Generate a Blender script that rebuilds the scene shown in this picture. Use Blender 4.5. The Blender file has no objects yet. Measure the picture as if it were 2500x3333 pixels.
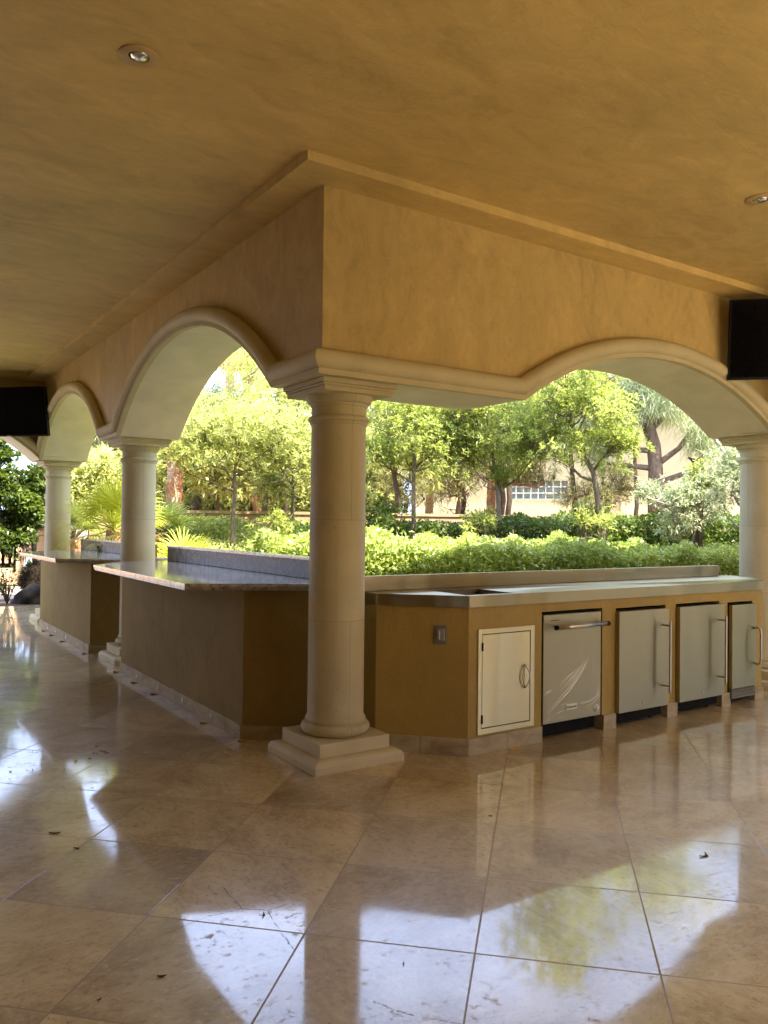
import bpy, math, random
import numpy as np
from mathutils import Vector, Matrix
R = math.radians
random.seed(7); rng = np.random.default_rng(11)
scene = bpy.context.scene
COL = scene.collection

# ------------------------------------------------------------------ node helpers
class NT:
    """small wrapper that strings shader nodes together"""
    def __init__(s, name):
        s.m = bpy.data.materials.new(name); s.m.use_nodes = True
        s.t = s.m.node_tree; s.t.nodes.clear()
        s.out = s.t.nodes.new('ShaderNodeOutputMaterial')
    def n(s, typ, ins=None, **attr):
        nd = s.t.nodes.new(typ)
        for k, v in attr.items(): setattr(nd, k, v)
        for k, v in (ins or {}).items(): s.put(nd.inputs[k], v)
        return nd
    def put(s, sock, v):
        if hasattr(v, 'is_linked'): s.t.links.new(v, sock)
        else:
            if isinstance(v, (tuple, list)) and len(v) == 3 and sock.type == 'RGBA': v = (*v, 1)
            sock.default_value = v
    def math(s, op, a, b=0.0, c=None, clamp=False):
        nd = s.n('ShaderNodeMath', {0: a, 1: b}, operation=op, use_clamp=clamp)
        if c is not None: s.put(nd.inputs[2], c)
        return nd.outputs[0]
    def vmath(s, op, a, b=None, sc=None):
        nd = s.n('ShaderNodeVectorMath', {0: a}, operation=op)
        if b is not None: s.put(nd.inputs[1], b)
        if sc is not None: s.put(nd.inputs['Scale'], sc)
        return nd.outputs[1] if op in ('LENGTH', 'DISTANCE', 'DOT_PRODUCT') else nd.outputs[0]
    def coord(s, kind='Object'): return s.n('ShaderNodeTexCoord').outputs[kind]
    def mapping(s, v, loc=(0,0,0), rot=(0,0,0), sc=(1,1,1)):
        return s.n('ShaderNodeMapping', {0: v, 1: loc, 2: rot, 3: sc}).outputs[0]
    def noise(s, v, scale=5, detail=4, rough=.55, dist=0.0, col=False):
        nd = s.n('ShaderNodeTexNoise', {'Vector': v, 'Scale': scale, 'Detail': detail, 'Roughness': rough, 'Distortion': dist})
        return nd.outputs['Color' if col else 'Fac']
    def ramp(s, f, stops, interp='LINEAR'):
        nd = s.n('ShaderNodeValToRGB', {0: f}); nd.color_ramp.interpolation = interp
        e = nd.color_ramp.elements
        while len(e) < len(stops): e.new(.5)
        for el, (p, c) in zip(e, stops):
            el.position = p; el.color = (*c, 1) if len(c) == 3 else c
        return nd.outputs[0]
    def rng(s, f, a, b, c=0.0, d=1.0):
        return s.n('ShaderNodeMapRange', {0: f, 1: a, 2: b, 3: c, 4: d}).outputs[0]
    def mix(s, f, a, b, mode='MIX'):
        nd = s.n('ShaderNodeMix', data_type='RGBA', blend_type=mode)
        s.put(nd.inputs[0], f); s.put(nd.inputs[6], a); s.put(nd.inputs[7], b)
        return nd.outputs[2]
    def bump(s, h, strength=.3, dist=.01):
        return s.n('ShaderNodeBump', {'Height': h, 'Strength': strength, 'Distance': dist}).outputs[0]
    def bsdf(s, **k):
        nd = s.n('ShaderNodeBsdfPrincipled')
        for kk, v in k.items(): s.put(nd.inputs[kk.replace('_', ' ')], v)
        return nd.outputs[0]
    def done(s, sh):
        s.t.links.new(sh, s.out.inputs[0]); return s.m

def sc3(c, k): return tuple(x * k for x in c)

def simple(name, col, rough=.6, metal=0.0, var=.15, scale=12, bump=.0, spec=.5):
    t = NT(name); co = t.coord()
    f = t.noise(co, scale, 5)
    c = t.ramp(f, [(.3, sc3(col, 1 - var)), (.7, sc3(col, 1 + var))])
    k = dict(Base_Color=c, Roughness=rough, Metallic=metal)
    k['Specular_IOR_Level'] = spec
    if bump: k['Normal'] = t.bump(f, bump, .01)
    return t.done(t.bsdf(**k))

def plaster(name, col, grain, stretch, contrast=1.0, rough=.5, spec=.35):
    """trowelled Venetian plaster: wispy directional clouds, thin ridges"""
    t = NT(name); co = t.coord()
    v = t.mapping(co, rot=grain, sc=stretch)
    w = t.noise(v, 1.1, 5, .6, .9)
    w2 = t.noise(v, 3.4, 8, .62, 1.6)
    w3 = t.noise(t.mapping(co, rot=grain, sc=sc3(stretch, 3.2)), 5, 6, .7, 2.2)
    f = t.math('ADD', t.math('MULTIPLY', w, .45), t.math('ADD', t.math('MULTIPLY', w2, .4), t.math('MULTIPLY', w3, .15)))
    d = .115 / contrast
    c = t.ramp(f, [(.5 - d, sc3(col, .80)), (.5 - d * .2, sc3(col, .97)), (.5 + d * .35, sc3(col, 1.04)), (.5 + d * 1.1, tuple(min(.9, x * 1.16 + .012) for x in col))])
    broad = t.noise(co, .55, 3, .5)
    c = t.mix(1.0, c, t.ramp(broad, [(.3, (.86, .86, .88)), (.7, (1.12, 1.10, 1.07))]), 'MULTIPLY')
    fl = t.noise(t.mapping(co, rot=grain, sc=sc3((stretch[0] * .8, stretch[1] * 1.5, stretch[2] * 1.2), 2.2)), 4.5, 7, .72, 2.6)
    c = t.mix(t.math('MULTIPLY', t.rng(fl, .57, .66), .34 * contrast), c, sc3(col, .66))
    c = t.mix(t.math('MULTIPLY', t.rng(fl, .43, .34), .32 * contrast), c, tuple(min(.95, x * 1.22 + .02) for x in col))
    grit = t.noise(co, 60, 4, .7)
    h = t.math('ADD', t.math('ADD', t.math('MULTIPLY', w2, .8), t.math('MULTIPLY', w3, .5)), t.math('MULTIPLY', fl, .5))
    nb = t.bump(t.math('ADD', h, t.math('MULTIPLY', grit, .06)), .42, .02)
    rr = t.rng(w3, .3, .7, rough - .08, rough + .12)
    return t.done(t.bsdf(Base_Color=c, Roughness=rr, Normal=nb, Specular_IOR_Level=spec))

M = {}
M['ceiling_plaster'] = plaster('ceiling plaster', (.64, .487, .205), (0, 0, R(-28)), (.75, 1.45, 1.0), 1.05)
M['wall_plaster'] = plaster('wall plaster', (.57, .43, .178), (0, 0, 0), (2.0, 2.0, 1.1), 1.05)
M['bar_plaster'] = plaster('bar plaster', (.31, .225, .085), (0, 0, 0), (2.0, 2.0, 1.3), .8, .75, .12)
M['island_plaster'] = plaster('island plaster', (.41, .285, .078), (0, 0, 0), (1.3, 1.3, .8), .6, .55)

def stone(name, col, seams=False, spots=.5):
    t = NT(name); co = t.coord()
    f = t.noise(co, 3.0, 6, .6, .4); g = t.noise(co, 26, 5, .7)
    c = t.ramp(f, [(.3, sc3(col, .88)), (.55, col), (.75, sc3(col, 1.08))])
    pit = t.rng(g, .61, .69)
    c = t.mix(t.math('MULTIPLY', pit, spots), c, sc3(col, .62))
    h = t.math('MULTIPLY', pit, -.6)
    if seams:
        s = t.n('ShaderNodeSeparateXYZ', {0: co})
        x, y, z = s.outputs
        ang = t.math('ARCTAN2', y, x)
        def line(v, v0, w): return t.math('LESS_THAN', t.math('ABSOLUTE', t.math('SUBTRACT', v, v0)), w)
        ring = t.math('MAXIMUM', line(z, 1.347, .0022), line(z, .783, .0022))
        zone_hi = t.math('MULTIPLY', t.math('GREATER_THAN', z, 1.347), t.math('LESS_THAN', z, 2.06))
        zone_lo = t.math('LESS_THAN', z, .783)
        vs = t.math('MULTIPLY', t.math('MAXIMUM', line(ang, R(-92), .014), line(ang, R(178), .014)), t.math('MAXIMUM', zone_hi, zone_lo))
        zone_mid = t.math('MULTIPLY', t.math('GREATER_THAN', z, .783), t.math('LESS_THAN', z, 1.347))
        vs = t.math('MAXIMUM', vs, t.math('MULTIPLY', line(ang, R(12), .014), zone_mid))
        sm = t.math('MAXIMUM', ring, vs)
        c = t.mix(t.math('MULTIPLY', sm, .55), c, sc3(col, .55))
        drum = t.math('ADD', t.math('GREATER_THAN', z, .783), t.math('GREATER_THAN', z, 1.347))
        c = t.mix(1.0, c, t.ramp(t.math('DIVIDE', drum, 2), [(.2, (.97, .955, .93)), (.5, (1.03, 1.02, 1.01)), (.8, (.985, .985, .98))], 'CONSTANT'), 'MULTIPLY')
        grime = t.math('MULTIPLY', t.rng(z, .42, .2), t.rng(t.noise(co, 9, 5, .65), .4, .65))
        c = t.mix(t.math('MULTIPLY', grime, .35), c, sc3((col[0], col[1] * .9, col[2] * .75), .6))
        stain = t.noise(t.mapping(co, sc=(6, 6, .5)), 2.0, 4, .6)
        c = t.mix(t.rng(stain, .52, .75, 0, .35), c, sc3((col[0], col[1] * .93, col[2] * .82), .78))
        h = t.math('SUBTRACT', h, t.math('MULTIPLY', sm, 2.0))
    return t.done(t.bsdf(Base_Color=c, Roughness=.62, Normal=t.bump(h, .4, .004), Specular_IOR_Level=.35))

M['column_stone'] = stone('column limestone', (.58, .53, .345), True)
M['mould_stone'] = stone('moulding limestone', (.60, .53, .335))
M['soffit_stone'] = stone('arch underside limestone', (.80, .74, .60), spots=.25)  # paler than the mouldings: bounce light from the counter put into the colour

def travertine(name):
    """skirting tile"""
    t = NT(name); co = t.coord()
    f = t.noise(t.mapping(co, sc=(1, 1, 2.2)), 7, 7, .65, .5); g = t.noise(co, 45, 4, .7)
    c = t.ramp(f, [(.3, (.28, .215, .125)), (.5, (.42, .34, .215)), (.72, (.50, .425, .285))])
    c = t.mix(t.rng(g, .64, .72, 0, .6), c, (.27, .18, .10))
    return t.done(t.bsdf(Base_Color=c, Roughness=.6, Specular_IOR_Level=.25))
M['skirting'] = travertine('travertine skirting')

def floor_mat():
    t = NT('polished marble floor'); co = t.coord()
    s = t.n('ShaderNodeSeparateXYZ', {0: co}); x, y, z = s.outputs
    q = .70710678
    T = .5485
    a = t.math('DIVIDE', t.math('ADD', t.math('MULTIPLY', t.math('ADD', x, y), q), .305 + 40 * T), T)
    b = t.math('DIVIDE', t.math('ADD', t.math('MULTIPLY', t.math('SUBTRACT', x, y), q), .134 + 40 * T), T)
    ia, ib = t.math('FLOOR', a), t.math('FLOOR', b)
    fa, fb = t.math('FRACT', a), t.math('FRACT', b)
    ea = t.math('MINIMUM', fa, t.math('SUBTRACT', 1, fa)); eb = t.math('MINIMUM', fb, t.math('SUBTRACT', 1, fb))
    edge = t.math('MULTIPLY', t.math('MINIMUM', ea, eb), T)
    grout = t.rng(edge, .0022, .0038, 1, 0)
    cid = t.n('ShaderNodeCombineXYZ', {0: ia, 1: ib, 2: 0.0}).outputs[0]
    wn = t.n('ShaderNodeTexWhiteNoise', {'Vector': cid}, noise_dimensions='3D')
    val, colr = wn.outputs[0], wn.outputs[1]
    sh = t.vmath('ADD', co, t.vmath('SCALE', colr, sc=17.0))
    ang = t.math('MULTIPLY', t.math('FLOOR', t.math('MULTIPLY', val, 4)), 1.5708)
    vr = t.n('ShaderNodeVectorRotate', {'Vector': sh, 'Angle': ang}, rotation_type='Z_AXIS').outputs[0]
    cloud = t.noise(t.mapping(vr, rot=(0, 0, R(45)), sc=(1, 1.35, 1)), 2.6, 8, .66, .5)
    vein = t.noise(t.mapping(vr, rot=(0, 0, R(40)), sc=(1, 1.7, 1)), 11, 8, .72, .7)
    fine = t.noise(co, 55, 5, .7)
    f = t.math('ADD', t.math('MULTIPLY', cloud, .6), t.math('MULTIPLY', vein, .4))
    c = t.ramp(f, [(.33, (.33, .235, .105)), (.45, (.47, .365, .185)), (.54, (.58, .47, .255)), (.68, (.70, .60, .37))])
    tint = t.ramp(val, [(0, (.76, .74, .76)), (.35, (.92, .92, .93)), (.7, (1.04, 1.02, .98)), (1, (1.16, 1.14, 1.08))])
    c = t.mix(1.0, c, tint, 'MULTIPLY')
    pits = t.math('MULTIPLY', t.rng(fine, .58, .66), t.rng(cloud, .42, .6, .9, .1))
    c = t.mix(t.math('MULTIPLY', pits, .55), c, (.16, .095, .05))
    fl2 = t.noise(t.mapping(vr, sc=(1, 1.5, 1)), 34, 7, .76, .15)
    c = t.mix(t.math('MULTIPLY', t.rng(fl2, .55, .64), .7), c, (.66, .56, .39))
    c = t.mix(t.math('MULTIPLY', t.rng(fl2, .45, .36), .7), c, (.25, .165, .085))
    # hairline cracks, as broken lines across a few slabs
    wv = t.vmath('ADD', co, t.vmath('SCALE', t.vmath('SUBTRACT', t.noise(co, 16, 5, .75, 0, True), (.5, .5, .5)), sc=.030))
    segs = [((-1.182,-1.218),(-1.186,-1.413)),((-1.186,-1.413),(-1.304,-1.395)),((-1.304,-1.395),(-1.46,-1.43)),((-1.186,-1.413),(-1.12,-1.465)),
            ((-1.12,-1.465),(-.987,-1.458)),((-1.12,-1.465),(-1.149,-1.621)),((-1.149,-1.621),(-1.16,-1.756)),((-1.17,.424),(-1.201,.238)),
            ((-1.201,.238),(-1.343,.218)),((-1.10,-2.10),(-1.053,-2.197)),((-1.053,-2.197),(-.94,-2.33)),((.62,-1.30),(1.02,-1.22))]
    md = None
    for (ax, ay), (bx, by) in segs:
        ba = (bx - ax, by - ay, 0); L2 = ba[0]**2 + ba[1]**2
        pa = t.vmath('SUBTRACT', wv, (ax, ay, 0))
        h = t.math('DIVIDE', t.vmath('DOT_PRODUCT', pa, ba), L2, clamp=True)
        d = t.vmath('DISTANCE', pa, t.vmath('SCALE', ba, sc=h))
        md = d if md is None else t.math('MINIMUM', md, d)
    crack = t.math('MULTIPLY', t.rng(md, .0009, .0034, 1, 0), t.rng(t.noise(co, 9, 2), .36, .5, .35, 1))
    c = t.mix(crack, c, (.12, .07, .04))
    c = t.mix(grout, c, (.30, .215, .125))
    # scuffs, dried drips and shoe dust that dull the polish
    sm1 = t.noise(t.mapping(co, rot=(0, 0, .6), sc=(1, 1.4, 1)), 5.2, 6, .66, .4)
    sm2 = t.noise(co, 30, 8, .74, .25)
    sm3 = t.noise(co, 2.0, 3, .5)
    smud = t.math('MULTIPLY', t.math('MULTIPLY', t.rng(sm2, .53, .63), t.rng(sm1, .45, .58)), t.rng(sm3, .36, .58, .25, 1))
    arc = t.noise(t.mapping(co, rot=(0, 0, 1.1), sc=(1, 3, 1)), 7, 8, .76, .8)
    smud = t.math('MAXIMUM', smud, t.math('MULTIPLY', t.rng(arc, .62, .68), t.rng(sm3, .42, .55)))
    haze = t.rng(t.noise(co, 1.3, 4, .6), .40, .68)
    off = t.math('MAXIMUM', t.math('MULTIPLY', smud, .88), t.math('MAXIMUM', grout, crack))
    c = t.mix(t.math('MULTIPLY', smud, .40), c, (.36, .26, .17))
    hgt = t.math('SUBTRACT', t.math('MULTIPLY', vein, .012), t.math('ADD', grout, t.math('ADD', t.math('MULTIPLY', crack, .5), t.math('MULTIPLY', pits, .05))))
    wav = t.noise(co, 5.5, 3, .5)
    cn = t.bump(t.math('SUBTRACT', t.math('MULTIPLY', wav, .10), grout), .10, .01)
    return t.done(t.bsdf(Base_Color=c, Roughness=t.rng(cloud, .35, .65, .45, .34), IOR=1.5, Specular_IOR_Level=.32, Normal=t.bump(hgt, .10, .01),
        Coat_Weight=t.math('SUBTRACT', 1, off), Coat_IOR=1.72, Coat_Normal=cn,
        Coat_Roughness=t.math('ADD', .042, t.math('ADD', t.math('MULTIPLY', haze, .065), t.math('MULTIPLY', smud, .25)))))
FLOOR_IOR = 1.72
M['floor'] = floor_mat()

def granite(name, polish=.07, dark=1.0, spec=.6):
    t = NT(name); co = t.coord()
    v = t.mapping(co, rot=(.3, .2, .9), sc=(1, 2.2, 1.6))
    f = t.noise(v, 5.5, 9, .68, 1.7); g = t.noise(v, 24, 6, .7, .8)
    h = t.math('ADD', t.math('MULTIPLY', f, .68), t.math('MULTIPLY', g, .32))
    k = dark
    c = t.ramp(h, [(.33, sc3((.06, .05, .045), k)), (.42, sc3((.28, .25, .23), k)), (.50, sc3((.48, .45, .42), k)), (.60, sc3((.66, .63, .59), k)), (.7, sc3((.46, .36, .27), k))])
    return t.done(t.bsdf(Base_Color=c, Roughness=polish, Specular_IOR_Level=spec, IOR=1.6))
M['granite'] = granite('polished granite')
def honed():
    t = NT('honed granite upstand'); co = t.coord()
    f = t.noise(t.mapping(co, rot=(.5, .3, .2), sc=(1, 1.3, 1.3)), 8.5, 9, .72, 1.3); g = t.noise(co, 30, 6, .7, .6)
    h = t.math('ADD', t.math('MULTIPLY', f, .7), t.math('MULTIPLY', g, .3))
    c = t.ramp(h, [(.38, (.008, .007, .006)), (.46, (.035, .030, .025)), (.51, (.09, .078, .062)), (.56, (.20, .175, .14)), (.64, (.07, .055, .04))])
    return t.done(t.bsdf(Base_Color=c, Roughness=.38, Specular_IOR_Level=.22))
M['granite_matte'] = honed()
M['granite_cap'] = granite('sky lit granite cap', .22, 1.35)  # sky reflection and sun on the cap put into a paler colour
M['granite_edge'] = granite('granite edge', .2, .8)

def steel(name, axis, base=(.38, .33, .20), rough=.295, streak=.006):  # base tinted tan, standing in for the reflected surroundings
    """brushed stainless steel; the grain runs along the given axis"""
    t = NT(name); co = t.coord()
    s = [30, 30, 30]; s[axis] = .5
    g = t.noise(t.mapping(co, sc=tuple(s)), 5, 4, .7)
    cl = t.noise(co, 4.5, 5, .6, .4)
    c = t.mix(t.rng(g, .3, .7, 0, 1), sc3(base, .985), sc3(base, 1.015))
    c = t.mix(t.rng(cl, .58, .8, 0, .10), c, sc3(base, .75))
    r = t.math('ADD', t.rng(g, .3, .7, rough - streak, rough + streak), t.rng(cl, .45, .7, 0, .03))
    tg = t.n('ShaderNodeTangent', direction_type='RADIAL', axis='Z').outputs[0]
    return t.done(t.bsdf(Base_Color=c, Metallic=1.0, Roughness=r, Anisotropic=.95, Anisotropic_Rotation=.25, Tangent=tg, Normal=t.bump(t.noise(t.mapping(co, sc=(1, 1, .08)), 2.6, 1.5, .5), .6, .06)))
M['steel_v'] = steel('brushed steel upright grain', 2)
M['steel_h'] = steel('brushed steel level grain', 0)
M['steel_warm'] = steel('brushed access door steel', 0, (.74, .66, .40), .33)  # yellowish reflection on the access door put into a brighter base colour
M['steel_plain'] = steel('handle steel', 0, (.60, .55, .45), .3)
M['steel_dark'] = steel('dim steel side', 2, (.30, .26, .20), .45)
M['black_plastic'] = simple('black plastic', (.008, .0065, .005), .6, spec=.12)
M['dark_void'] = simple('dark cavity', (.012, .008, .005), .9)
M['tv_screen'] = simple('black screen glass', (.003, .003, .004), .10, 0, .05, spec=.12)
M['tv_case'] = simple('black television case', (.008, .008, .008), .45, spec=.15)
M['white_film'] = simple('plastic film crease', (.95, .93, .84), .16, .55)
M['badge'] = simple('pale badge', (.70, .66, .52), .45)
M['ink'] = simple('dark ink', (.03, .028, .025), .6)
M['sticker'] = simple('pale round sticker', (.72, .70, .60), .5)
M['grey_plastic'] = simple('grey outlet cover', (.17, .175, .155), .45)
M['clear_grey'] = simple('smoky cover bubble', (.26, .27, .25), .18)
M['clip_white'] = simple('white plastic', (.85, .86, .87), .5)
M['wedge_tan'] = simple('yellow plastic wedge', (.46, .27, .05), .55)
M['wedge_yellow'] = simple('bright yellow plastic wedge', (.72, .46, .04), .5)
M['dry_leaf'] = simple('dry leaf', (.075, .04, .022), .7)
M['lamp_trim'] = simple('painted lamp trim', (.50, .36, .19), .5)
M['lamp_bulb'] = steel('lamp reflector', 0, (.82, .80, .70), .16)
M['soil'] = simple('dark garden soil', (.07, .048, .030), .95, 0, .5, 9, .5)
M['terrace_soil'] = simple('pale dry soil', (.30, .21, .12), .95, 0, .4, 6, .4)
M['added_lawn'] = simple('dark shrubs and lawn', (.045, .055, .012), .9, 0, .75, .6, .3)
M['paving'] = simple('sunlit paving', (.80, .66, .47), .8, 0, .10, 3)
M['drive_paving'] = simple('drive paving', (.40, .32, .24), .9, 0, .12, 2)
M['garden_wall'] = simple('tan garden wall', (.42, .29, .165), .9, 0, .15, 5, .2)
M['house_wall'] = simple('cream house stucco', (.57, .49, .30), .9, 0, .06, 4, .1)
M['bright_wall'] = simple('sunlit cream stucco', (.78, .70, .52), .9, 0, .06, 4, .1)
M['drive_wall'] = simple('peach stucco', (.66, .43, .24), .9, 0, .08, 4, .1)
M['roof_tile'] = simple('clay roof tile', (.50, .25, .16), .85, 0, .3, 18, .4)
M['glass_block'] = simple('glass block', (.16, .20, .19), .12, 0, .4, 9)
M['white_mortar'] = simple('white mortar', (.74, .74, .70), .7)
M['unseen_wall'] = plaster('unseen wall plaster', (.26, .19, .10), (0, 0, 0), (1.3, 1.3, .6), .8)
M['iron'] = simple('black iron', (.012, .010, .009), .5)
M['boulder'] = simple('dark grey boulder', (.035, .032, .030), .9, 0, .5, 7, .9)
M['sign_face'] = simple('pale blue sign face', (.55, .68, .72), .5)
M['sign_leaf'] = simple('dark green emblem', (.05, .12, .05), .6)
M['bird'] = simple('dark brown plumage', (.055, .045, .035), .7, 0, .3, 30)
M['flower'] = simple('orange red petal', (.55, .10, .03), .6)

def bark(name, a, b, sc=(6, 6, 1.5)):
    t = NT(name); co = t.coord()
    f = t.noise(t.mapping(co, sc=sc), 4, 7, .7, .8); g = t.noise(co, 38, 4, .7)
    h = t.math('ADD', t.math('MULTIPLY', f, .7), t.math('MULTIPLY', g, .3))
    c = t.ramp(h, [(.36, a), (.62, b)])
    return t.done(t.bsdf(Base_Color=c, Roughness=.9, Normal=t.bump(h, .8, .03)))
M['bark_grey'] = bark('grey brown bark', (.085, .06, .042), (.27, .215, .16))
M['bark_pine'] = bark('flaking pine bark', (.075, .046, .032), (.30, .21, .15), (5, 5, 1.2))
M['bark_red'] = bark('orange pine bark', (.20, .085, .04), (.52, .28, .15), (5, 5, 1.6))
M['bark_dark'] = bark('dark bark', (.035, .024, .018), (.12, .085, .06))
M['bark_palm'] = bark('palm trunk', (.25, .16, .095), (.55, .43, .30), (2, 2, 9))
M['palm_boots'] = bark('palm boots', (.26, .10, .045), (.55, .28, .15), (7, 7, 7))
M['twig_pale'] = bark('pale bare twig', (.24, .19, .14), (.55, .48, .39))

def leaf(name, a, b, trans=.45, rough=.45, clump=1.6, tcol=None):
    """leaf with light passing through, each leaf its own tint, light and dark clumps"""
    t = NT(name); co = t.coord()
    r = t.n('ShaderNodeNewGeometry').outputs['Random Per Island']
    f = t.noise(co, clump, 3)
    k = t.math('ADD', t.math('MULTIPLY', r, .55), t.rng(f, .3, .7, 0, .45))
    c = t.ramp(k, [(.1, a), (.9, b)])
    tc = t.mix(1.0, c, tcol or (1.35, 1.25, .55), 'MULTIPLY')
    p = t.bsdf(Base_Color=c, Roughness=rough, Specular_IOR_Level=.4)
    tr = t.n('ShaderNodeBsdfTranslucent', {'Color': tc}).outputs[0]
    mx = t.n('ShaderNodeMixShader', {0: trans, 1: p, 2: tr}).outputs[0]
    return t.done(mx)
M['leaf_bright'] = leaf('bright yellow green leaf', (.27, .32, .085), (.66, .68, .32), .52, .45, 1.6, (1.12, 1.1, .75))
M['leaf_mid'] = leaf('fresh green leaf', (.19, .25, .06), (.54, .585, .23), .55, .45, 1.6, (1.2, 1.2, .65))
M['leaf_hedge'] = leaf('hedge leaf', (.19, .275, .05), (.60, .67, .24), .44, .3, 1.1, (1.2, 1.2, .65))
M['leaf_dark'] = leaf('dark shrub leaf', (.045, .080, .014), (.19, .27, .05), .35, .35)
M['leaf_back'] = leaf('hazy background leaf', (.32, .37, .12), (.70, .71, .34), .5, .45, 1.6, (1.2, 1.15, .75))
M['leaf_olive'] = leaf('grey green leaf', (.22, .27, .15), (.60, .66, .44), .35, .5, 1.6, (1.1, 1.1, .85))
M['needle'] = leaf('grey green needle', (.28, .34, .17), (.66, .70, .44), .35, .5, 1.2, (1.1, 1.1, .8))
M['needle_dark'] = leaf('dark pine needle', (.09, .11, .04), (.34, .36, .13), .3)
M['needle_olive'] = leaf('brown green sprays', (.16, .16, .07), (.46, .46, .20), .35)
M['vine_leaf'] = leaf('vine leaf', (.025, .048, .013), (.19, .27, .06), .35, .3)
M['fan_leaf'] = leaf('fan palm blade', (.36, .44, .06), (.74, .76, .22), .45, .35)
M['frond_dark'] = leaf('dark frond', (.05, .10, .05), (.14, .22, .10), .3)
M['dead_frond'] = leaf('dead frond', (.30, .22, .12), (.60, .50, .32), .3, .8)
M['agave'] = leaf('agave blade', (.13, .21, .09), (.27, .35, .17), .15)
M['dry_brush'] = leaf('dry brown bristle', (.02, .013, .008), (.085, .055, .035), .2, .8)

# ------------------------------------------------------------------ mesh helpers
class MB:
    def __init__(s): s.v = []; s.f = []; s.sm = []
    def add(s, vs, fs, smooth=False):
        o = len(s.v); s.v += [tuple(p) for p in vs]
        for f in fs: s.f.append(tuple(i + o for i in f)); s.sm.append(smooth)
        return s
    def box(s, x0, x1, y0, y1, z0, z1):
        vs = [(x, y, z) for z in (z0, z1) for x, y in ((x0, y0), (x1, y0), (x1, y1), (x0, y1))]
        return s.add(vs, [(3, 2, 1, 0), (4, 5, 6, 7), (0, 1, 5, 4), (1, 2, 6, 5), (2, 3, 7, 6), (3, 0, 4, 7)])
    def prism(s, poly, z0, z1):
        n = len(poly)
        vs = [(x, y, z0) for x, y in poly] + [(x, y, z1) for x, y in poly]
        return s.add(vs, [tuple(range(n - 1, -1, -1)), tuple(range(n, 2 * n))] + [(i, (i + 1) % n, n + (i + 1) % n, n + i) for i in range(n)])
    def rings(s, rings, closed=True, caps=True, smooth=True):
        n = len(rings[0]); vs = [p for r in rings for p in r]; fs = []
        for k in range(len(rings) - 1):
            for i in range(n if closed else n - 1):
                j = (i + 1) % n
                fs.append((k * n + i, k * n + j, (k + 1) * n + j, (k + 1) * n + i))
        s.add(vs, fs, smooth)
        if caps and closed:
            o = len(s.v) - len(vs)
            s.f.append(tuple(range(o + n - 1, o - 1, -1))); s.sm.append(False)
            e = o + (len(rings) - 1) * n
            s.f.append(tuple(range(e, e + n))); s.sm.append(False)
        return s
    def tube(s, pts, rad, n=8, caps=True):
        P = [Vector(p) for p in pts]
        rad = [rad] * len(P) if isinstance(rad, (int, float)) else rad
        up = None; rs = []
        for i, p in enumerate(P):
            d = (P[min(i + 1, len(P) - 1)] - P[max(i - 1, 0)]).normalized()
            if up is None: up = d.orthogonal().normalized()
            up = (up - d * up.dot(d)).normalized(); sd = d.cross(up)
            rs.append([p + (up * math.cos(2 * math.pi * k / n) + sd * math.sin(2 * math.pi * k / n)) * rad[i] for k in range(n)])
        return s.rings(rs, True, caps)
    def lathe(s, prof, n=48, c=(0, 0, 0), caps=True):
        return s.rings([[(c[0] + r * math.cos(2 * math.pi * k / n), c[1] + r * math.sin(2 * math.pi * k / n), c[2] + z) for k in range(n)] for r, z in prof], True, caps)
    def xf(s, m, a=0):
        for i in range(a, len(s.v)): s.v[i] = tuple(m @ Vector(s.v[i]))
        return s
    def build(s, name, mat, parent=None, bevel=0, seg=2, autosharp=None):
        me = bpy.data.meshes.new(name)
        off = Vector((0, 0, 0)) if parent is None else Vector(ORIG[parent.name])
        me.from_pydata([tuple(Vector(p) - off) for p in s.v], [], s.f)
        me.polygons.foreach_set('use_smooth', s.sm)
        if autosharp is not None: me.set_sharp_from_angle(angle=R(autosharp))
        me.materials.append(M[mat] if isinstance(mat, str) else mat)
        o = bpy.data.objects.new(name, me); COL.objects.link(o)
        if parent is not None:
            o.parent = parent; ORIG[o.name] = ORIG[parent.name]
        else: ORIG[o.name] = (0, 0, 0)
        if bevel:
            b = o.modifiers.new('edge', 'BEVEL'); b.width = bevel; b.segments = seg; b.limit_method = 'ANGLE'; b.angle_limit = R(40)
        return o
ORIG = {}
def tag(o, label=None, cat=None, group=None, kind=None):
    for k, v in (('label', label), ('category', cat), ('group', group), ('kind', kind)):
        if v: o[k] = v
    return o
def thing(name, label, cat, loc=(0, 0, 0), group=None):
    o = bpy.data.objects.new(name, None); COL.objects.link(o); o.location = loc; o.empty_display_size = .1
    ORIG[o.name] = loc
    return tag(o, label, cat, group)
def copy_tree(o, loc, rz=0.0, label=None):
    r = o.copy(); COL.objects.link(r); r.location = loc; r.rotation_euler = (0, 0, rz)
    if label: r['label'] = label
    for ch in list(o.children):
        c = ch.copy(); COL.objects.link(c); c.parent = r
        for g in list(ch.children):
            d = g.copy(); COL.objects.link(d); d.parent = c
    return r

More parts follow.
